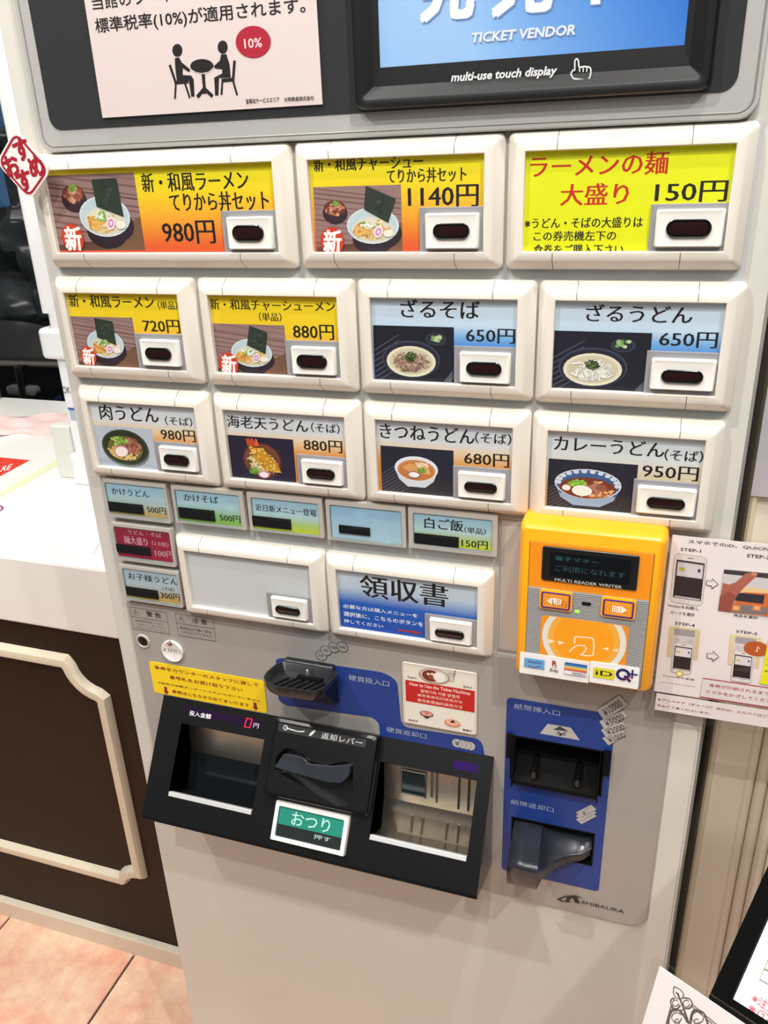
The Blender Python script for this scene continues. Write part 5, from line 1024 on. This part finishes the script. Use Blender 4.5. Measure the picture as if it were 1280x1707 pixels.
for s, q, bd in (('スマホでのiD、QUICPayのご利用方法', (360, 104, 1560, 262), .012), ('STEP-1', (290, 176, 470, 222), .015), ('STEP-2', (880, 230, 1082, 282), .015), ('STEP-4', (240, 834, 415, 883), .015), ('STEP-5', (785, 908, 970, 955), .015), ('Walletを起動し', (178, 674, 455, 736), .005), ('カードを選択', (203, 735, 412, 790), .005), ('商品を選択', (763, 762, 975, 815), .005), ('TouchIDで承認', (130, 1302, 412, 1360), .005), ('（スマホをかざしたまま）', (108, 1364, 418, 1418), .01)):
    text(m, FJ, s, jr(*q), K_, bold=bd)
def quadp(pts, col): m.poly(FJ, [j(*p) for p in pts], col)
def phone(x, y, k, w_=1):
    def t(a, b): return (x + a * k, y + b * k + a * k * .145)
    def g(a, b): return (t(a, b)[0] - b * k * .108, t(a, b)[1])
    o = roundpoly([j(*g(*p)) for p in ((0, 0), (288, 0), (288, 435), (0, 435))], .0045 * k, 4); m.poly(FJ, o, (232, 226, 222)); m.stroke(FJ, o, .0004, (176, 164, 160), closed=True)
    quadp([g(22, 55), g(272, 55), g(272, 390), g(22, 390)], (36, 24, 26)); quadp([g(34, 70), g(262, 70), g(262, 195), g(34, 195)], (206, 198, 200)); quadp([g(34, 82), g(262, 82), g(262, 195), g(34, 195)], (222, 216, 220))
    quadp([g(52, 118), g(98, 118), g(98, 148), g(52, 148)], (206, 186, 60)); quadp([g(216, 112), g(240, 112), g(240, 140), g(216, 140)], (60, 60, 90)); quadp([g(34, 372), g(262, 372), g(262, 384), g(34, 384)], (220, 214, 214))
    m.stroke(FJ, [j(*g(116, 28)), j(*g(170, 28))], .0006, (110, 100, 100)); 
    cc_ = j(*g(146, 412)); m.ell(FJ, cc_[0], cc_[1], .0022 * k, .0022 * k, (200, 190, 186), 16); m.ell(FJ, cc_[0], cc_[1], .0018 * k, .0018 * k, (232, 226, 222), 16)
phone(240, 222, 1)
def rdr(x, y):
    def g(a, b): return (x + a - b * .1, y + b + a * .13)
    quadp([g(0, 0), g(275, 0), g(275, 270), g(0, 270)], (226, 204, 160)); quadp([g(0, 0), g(275, 0), g(275, 90), g(0, 90)], (224, 214, 160)); quadp([g(38, 40), g(240, 40), g(240, 270), g(38, 270)], (220, 214, 212)); quadp([g(45, 15), g(230, 15), g(230, 72), g(45, 72)], (168, 160, 166)); quadp([g(50, 95), g(105, 95), g(105, 128), g(50, 128)], (206, 200, 198)); quadp([g(165, 95), g(220, 95), g(220, 128), g(165, 128)], (206, 200, 198))
rdr(192, 870); phone(230, 1010, .62); rdr(735, 942); phone(762, 1085, .62)
cc_ = j(280, 1294); m.ell(FJ, cc_[0], cc_[1], .003, .003, (206, 180, 70), 16); m.ell(FJ, cc_[0], cc_[1], .0018, .0018, (250, 240, 200), 12)
cc_ = j(962, 1072); m.ell(FJ, cc_[0], cc_[1], .0092, .0068, (186, 86, 30), 24); m.stroke(FJ, [j(950, 1092), j(968, 1096), j(975, 1050), j(995, 1072)], .0007, (250, 240, 230)); 
for x, y in ((572, 492), (577, 1138)):
    A = [(-50, -28), (0, -18), (-2, -44), (52, 6), (-6, 46), (-4, 22), (-52, 14)]; P = [j(x + a, y + b) for a, b in A]; m.poly(FJ, P, (232, 226, 224)); m.stroke(FJ, P, .0007, (60, 54, 60), closed=True)
quadp([(675, 362), (1290, 420), (1250, 812), (622, 730)], (206, 204, 204)); quadp([(675, 366), (1290, 422), (1285, 470), (672, 404)], (50, 44, 46)); quadp([(862, 542), (1270, 590), (1250, 806), (700, 742)], (214, 104, 44)); quadp([(700, 560), (1280, 590), (1278, 560), (860, 525)], (232, 200, 140)); quadp([(788, 572), (1038, 594), (1024, 672), (752, 640)], (24, 26, 44)); quadp([(740, 668), (1060, 706), (1050, 772), (722, 742)], (120, 116, 116))
for x in (785, 968): quadp([(x - 38, 676), (x + 42, 684), (x + 34, 738), (x - 46, 728)], (206, 120, 70)); quadp([(x - 22, 690), (x + 26, 695), (x + 20, 726), (x - 28, 720)], (240, 180, 110))
m.poly(FJ, [j(*p) for p in ((664, 485), (720, 500), (780, 480), (870, 400), (940, 390), (975, 405), (960, 430), (850, 530), (790, 600), (760, 660), (735, 745), (622, 730))], (172, 96, 76)); m.poly(FJ, [j(*p) for p in ((640, 600), (720, 560), (780, 600), (750, 680), (735, 745), (622, 730))], (146, 72, 58)); m.poly(FJ, [j(*p) for p in ((925, 392), (975, 403), (962, 424), (918, 416))], (206, 140, 116))
quadp([(1070, 985), (1400, 1030), (1340, 1440), (992, 1380)], (234, 232, 20))
for s, q in (('ご利用', (1062, 1155, 1260, 1200)), ('している', (1052, 1205, 1260, 1250)), ('印字', (1040, 1255, 1200, 1300))): text(m, FJ, s, jr(*q), K_, bold=.015)
P = [j(*p) for p in ((485, 1332), (466, 1498))]; rbx = ((P[0][0] + P[1][0]) / 2, P[0][1], U_ + .204, P[1][1]); m.rect(FJ, rbx, (232, 224, 222)); m.stroke(FJ, rrect(*rbx), .0010, (168, 26, 52), closed=True)
text(m, FJ, '食券が印刷されるまで', jr(545, 1377, 1075, 1487), (172, 28, 50), bold=.012); text(m, FJ, 'スマホをかざしてください', jr(512, 1432, 1150, 1560), (172, 28, 50), bold=.012)
obj('sheet_print', m, PRINT, si, fix=False)
m = M(); FJ2 = FI.up(.0000); 
text(m, FJ2, '※プリペイド（チャージ）式のiD、メルペイはご利用', jr(90, 1512, 1150, 1703), (160, 30, 60), bold=.012, h=.00005); text(m, FJ2, '予めご了承くださいませ。', jr(78, 1567, 555, 1662), (160, 30, 60), bold=.012, h=.00005); obj('strip_print', m, PRINT, st, fix=False)
# paper on the pilaster
FWP = FP(.0945); pa = FWP.px(1251, 826); m = M(); m.prism(FWP, rrect(pa[0], pa[1] - .297, pa[0] + .21, pa[1]), 0, .0006); wp = obj('wall_poster', m, mat('poster_paper', (206, 200, 206), .5, var=.03), label='plain pale paper poster on the beige wall at the right edge', cat='poster')
m = M(); m.prism(FWP, rrect(pa[0] - .004, pa[1] - .301, pa[0] + .214, pa[1] + .004, .003), .0009, .0014); obj('clear_sleeve', m, GLASS, wp)

# ------------------------------------------------------------------ menu stand and card at the lower right
hh_ = Vector((.90631, 0, -.42262)); uu = Vector((.36963, -.48481, .79267)); O_ = Vector((.57307, .51571, -.2))
FBD = F(O_, hh_, -uu)
sd_ = thing('menu_stand', W(.80, VF, -.25), 'black framed menu stand with a tilted white board at the lower right', 'menu stand')
BW, BH = .30, .25
m = M(); fwL = FBD.px(1214.7, 1675.5)[0]; m.loft(FBD, (fwL, -BH + .028, BW - .028, -.008), [(0, -.006, .001)], cap1=True); obj('board', m, mat('board_white', (240, 238, 238), .3), sd_)
m = M(); o4 = rrect(0, -BH, BW, 0); i4 = rrect(fwL - .0002, -BH + .028, BW - .028, -.008)
m.add([FBD.P(a, b, -.014) for a, b in o4] + [FBD.P(a, b, 0) for a, b in o4] + [FBD.P(a, b, 0) for a, b in i4] + [FBD.P(a, b, -.006) for a, b in i4], [[k * 4 + i, k * 4 + (i + 1) % 4, (k + 1) * 4 + (i + 1) % 4, (k + 1) * 4 + i] for k in range(3) for i in range(4)] + [[0, 1, 2, 3]]); obj('board_frame', m, mat('black_frame', (6, 6, 6), .7, spec=.04), sd_, bevel=.001)
m = M(); p0 = FBD.P(BW * .55, -BH * .5, -.014); px_, py_ = p0.x, p0.y; m.tube([p0, Vector((px_, py_, p0.z - .05)), Vector((px_, py_, .012))], .012, n=12); obj('post', m, MT['black_frame'], sd_, smooth=True)
m = M(); m.tube([Vector((px_, py_, .0005)), Vector((px_, py_, .014))], .10, n=32); obj('round_base', m, MT['black_frame'], sd_)
m = M(); FB2 = FBD.up(-.0055)
def bpx(x, y): return FB2.px(1060 + x / 5.818, 1440 + y / 5.818)
tl = bpx(1200, 1120); m.stroke(FB2, [(tl[0], tl[1] - .05), tl, (tl[0] + .11, tl[1])], .0006, (40, 40, 40)); a_ = bpx(1280, 1040); m.stroke(FB2, [(tl[0], a_[1]), (tl[0] + .11, a_[1])], .0006, (40, 40, 40)); m.rect(FB2, (tl[0] + .0006, a_[1] - .026, tl[0] + .11, a_[1] - .0006), (240, 190, 130))
text(m, FB2, '2', (tl[0] + .006, tl[1] - .0065, tl[0] + .0105, tl[1] - .0015), (30, 30, 30), bold=.01)
c0 = bpx(1150, 1250); text(m, FB2, '※注）ラーメンは', (c0[0], c0[1], c0[0] + .045, c0[1] + .006), (206, 60, 84), bold=.01); c0 = bpx(1112, 1340); text(m, FB2, '※①　損', (c0[0], c0[1], c0[0] + .03, c0[1] + .006), (206, 60, 84), bold=.01); text(m, FB2, '購入', (c0[0] + .023, c0[1] + .0085, c0[0] + .036, c0[1] + .0145), (206, 60, 84), bold=.01)
obj('board_print', m, PRINT, sd_, fix=False)
h3 = Vector((.89101, 0, -.45399)); u3 = Vector((.15527, -.93969, .30474)); FCD = F(Vector((.53614, .43635, -.25)), h3, -u3)
m = M(); m.prism(FCD, rrect(.0, .0, .148, .21, 0), .0, .0006); cdp = obj('ornament_card', m, mat('card_pink_white', (238, 230, 228), .5, var=.01), label='white card with wrought iron ornament drawing in a clear holder, lower right', cat='card')
m = M(); m.prism(FCD, rrect(-.0045, -.0045, .1525, .2145, .004), .0008, .0028); obj('clear_holder', m, GLASS, cdp, bevel=.0004)
e_ = FCD.P(.13, .12, -.001); m = M(); m.tube([e_, Vector((px_ - .010, py_, e_.z - .0))], .004, n=8); obj('holder_arm', m, MT['black_frame'], cdp)
m = M(); FCU = FCD.up(.00065)
def cpx(x, y): return FCU.px(1060 + x / 5.818, 1440 + y / 5.818)
LN = (96, 84, 80)
def sp(pts, w_=.0006, closed=False):
    P = [Vector(cpx(*p)) for p in pts]; out = []
    for i in range(len(P) - 1):
        p0 = P[max(i - 1, 0)]; p3 = P[min(i + 2, len(P) - 1)]
        for k in range(5):
            t = k / 5; out.append(tuple(.5 * ((2 * P[i]) + (-p0 + P[i + 1]) * t + (2 * p0 - 5 * P[i] + 4 * P[i + 1] - p3) * t * t + (-p0 + 3 * P[i] - 3 * P[i + 1] + p3) * t ** 3)))
    out.append(tuple(P[-1])); m.stroke(FCU, out, w_, LN)
sp([(370, 1190), (362, 1245), (385, 1295), (430, 1310), (458, 1290), (455, 1250), (420, 1215), (370, 1190)])
sp([(400, 1250), (450, 1370), (515, 1553)], .0011); sp([(385, 1240), (400, 1262), (418, 1262)], .0008)
sp([(375, 1300), (338, 1325), (350, 1390), (400, 1405), (430, 1370)], .0008); sp([(458, 1300), (520, 1310), (545, 1360), (520, 1400), (470, 1400)], .0008)
for cx_, cy_, rx_ in ((385, 1350, 30), (490, 1355, 32), (395, 1490, 48), (600, 1490, 56), (400, 1530, 24), (590, 1530, 26), (450, 1440, 24)): sp([(cx_ + rx_ * math.cos(t), cy_ + rx_ * math.sin(t)) for t in [2 * PI * i / 9 for i in range(9)]], .0005)
sp([(415, 1415), (350, 1425), (320, 1490), (312, 1580)], .0012); sp([(420, 1415), (465, 1470), (500, 1540)], .0012); sp([(600, 1420), (560, 1425), (535, 1480), (530, 1550)], .0012); sp([(600, 1420), (660, 1450), (700, 1560)], .0012)
m.stroke(FCU, [cpx(345, 1365), cpx(285, 1580)], .0006, LN); m.stroke(FCU, [cpx(362, 1368), cpx(300, 1590)], .0006, LN); m.stroke(FCU, [cpx(548, 1362), cpx(800, 1570)], .0006, LN); m.stroke(FCU, [cpx(545, 1384), cpx(790, 1590)], .0006, LN)
obj('ornament_print', m, PRINT, cdp, fix=False)
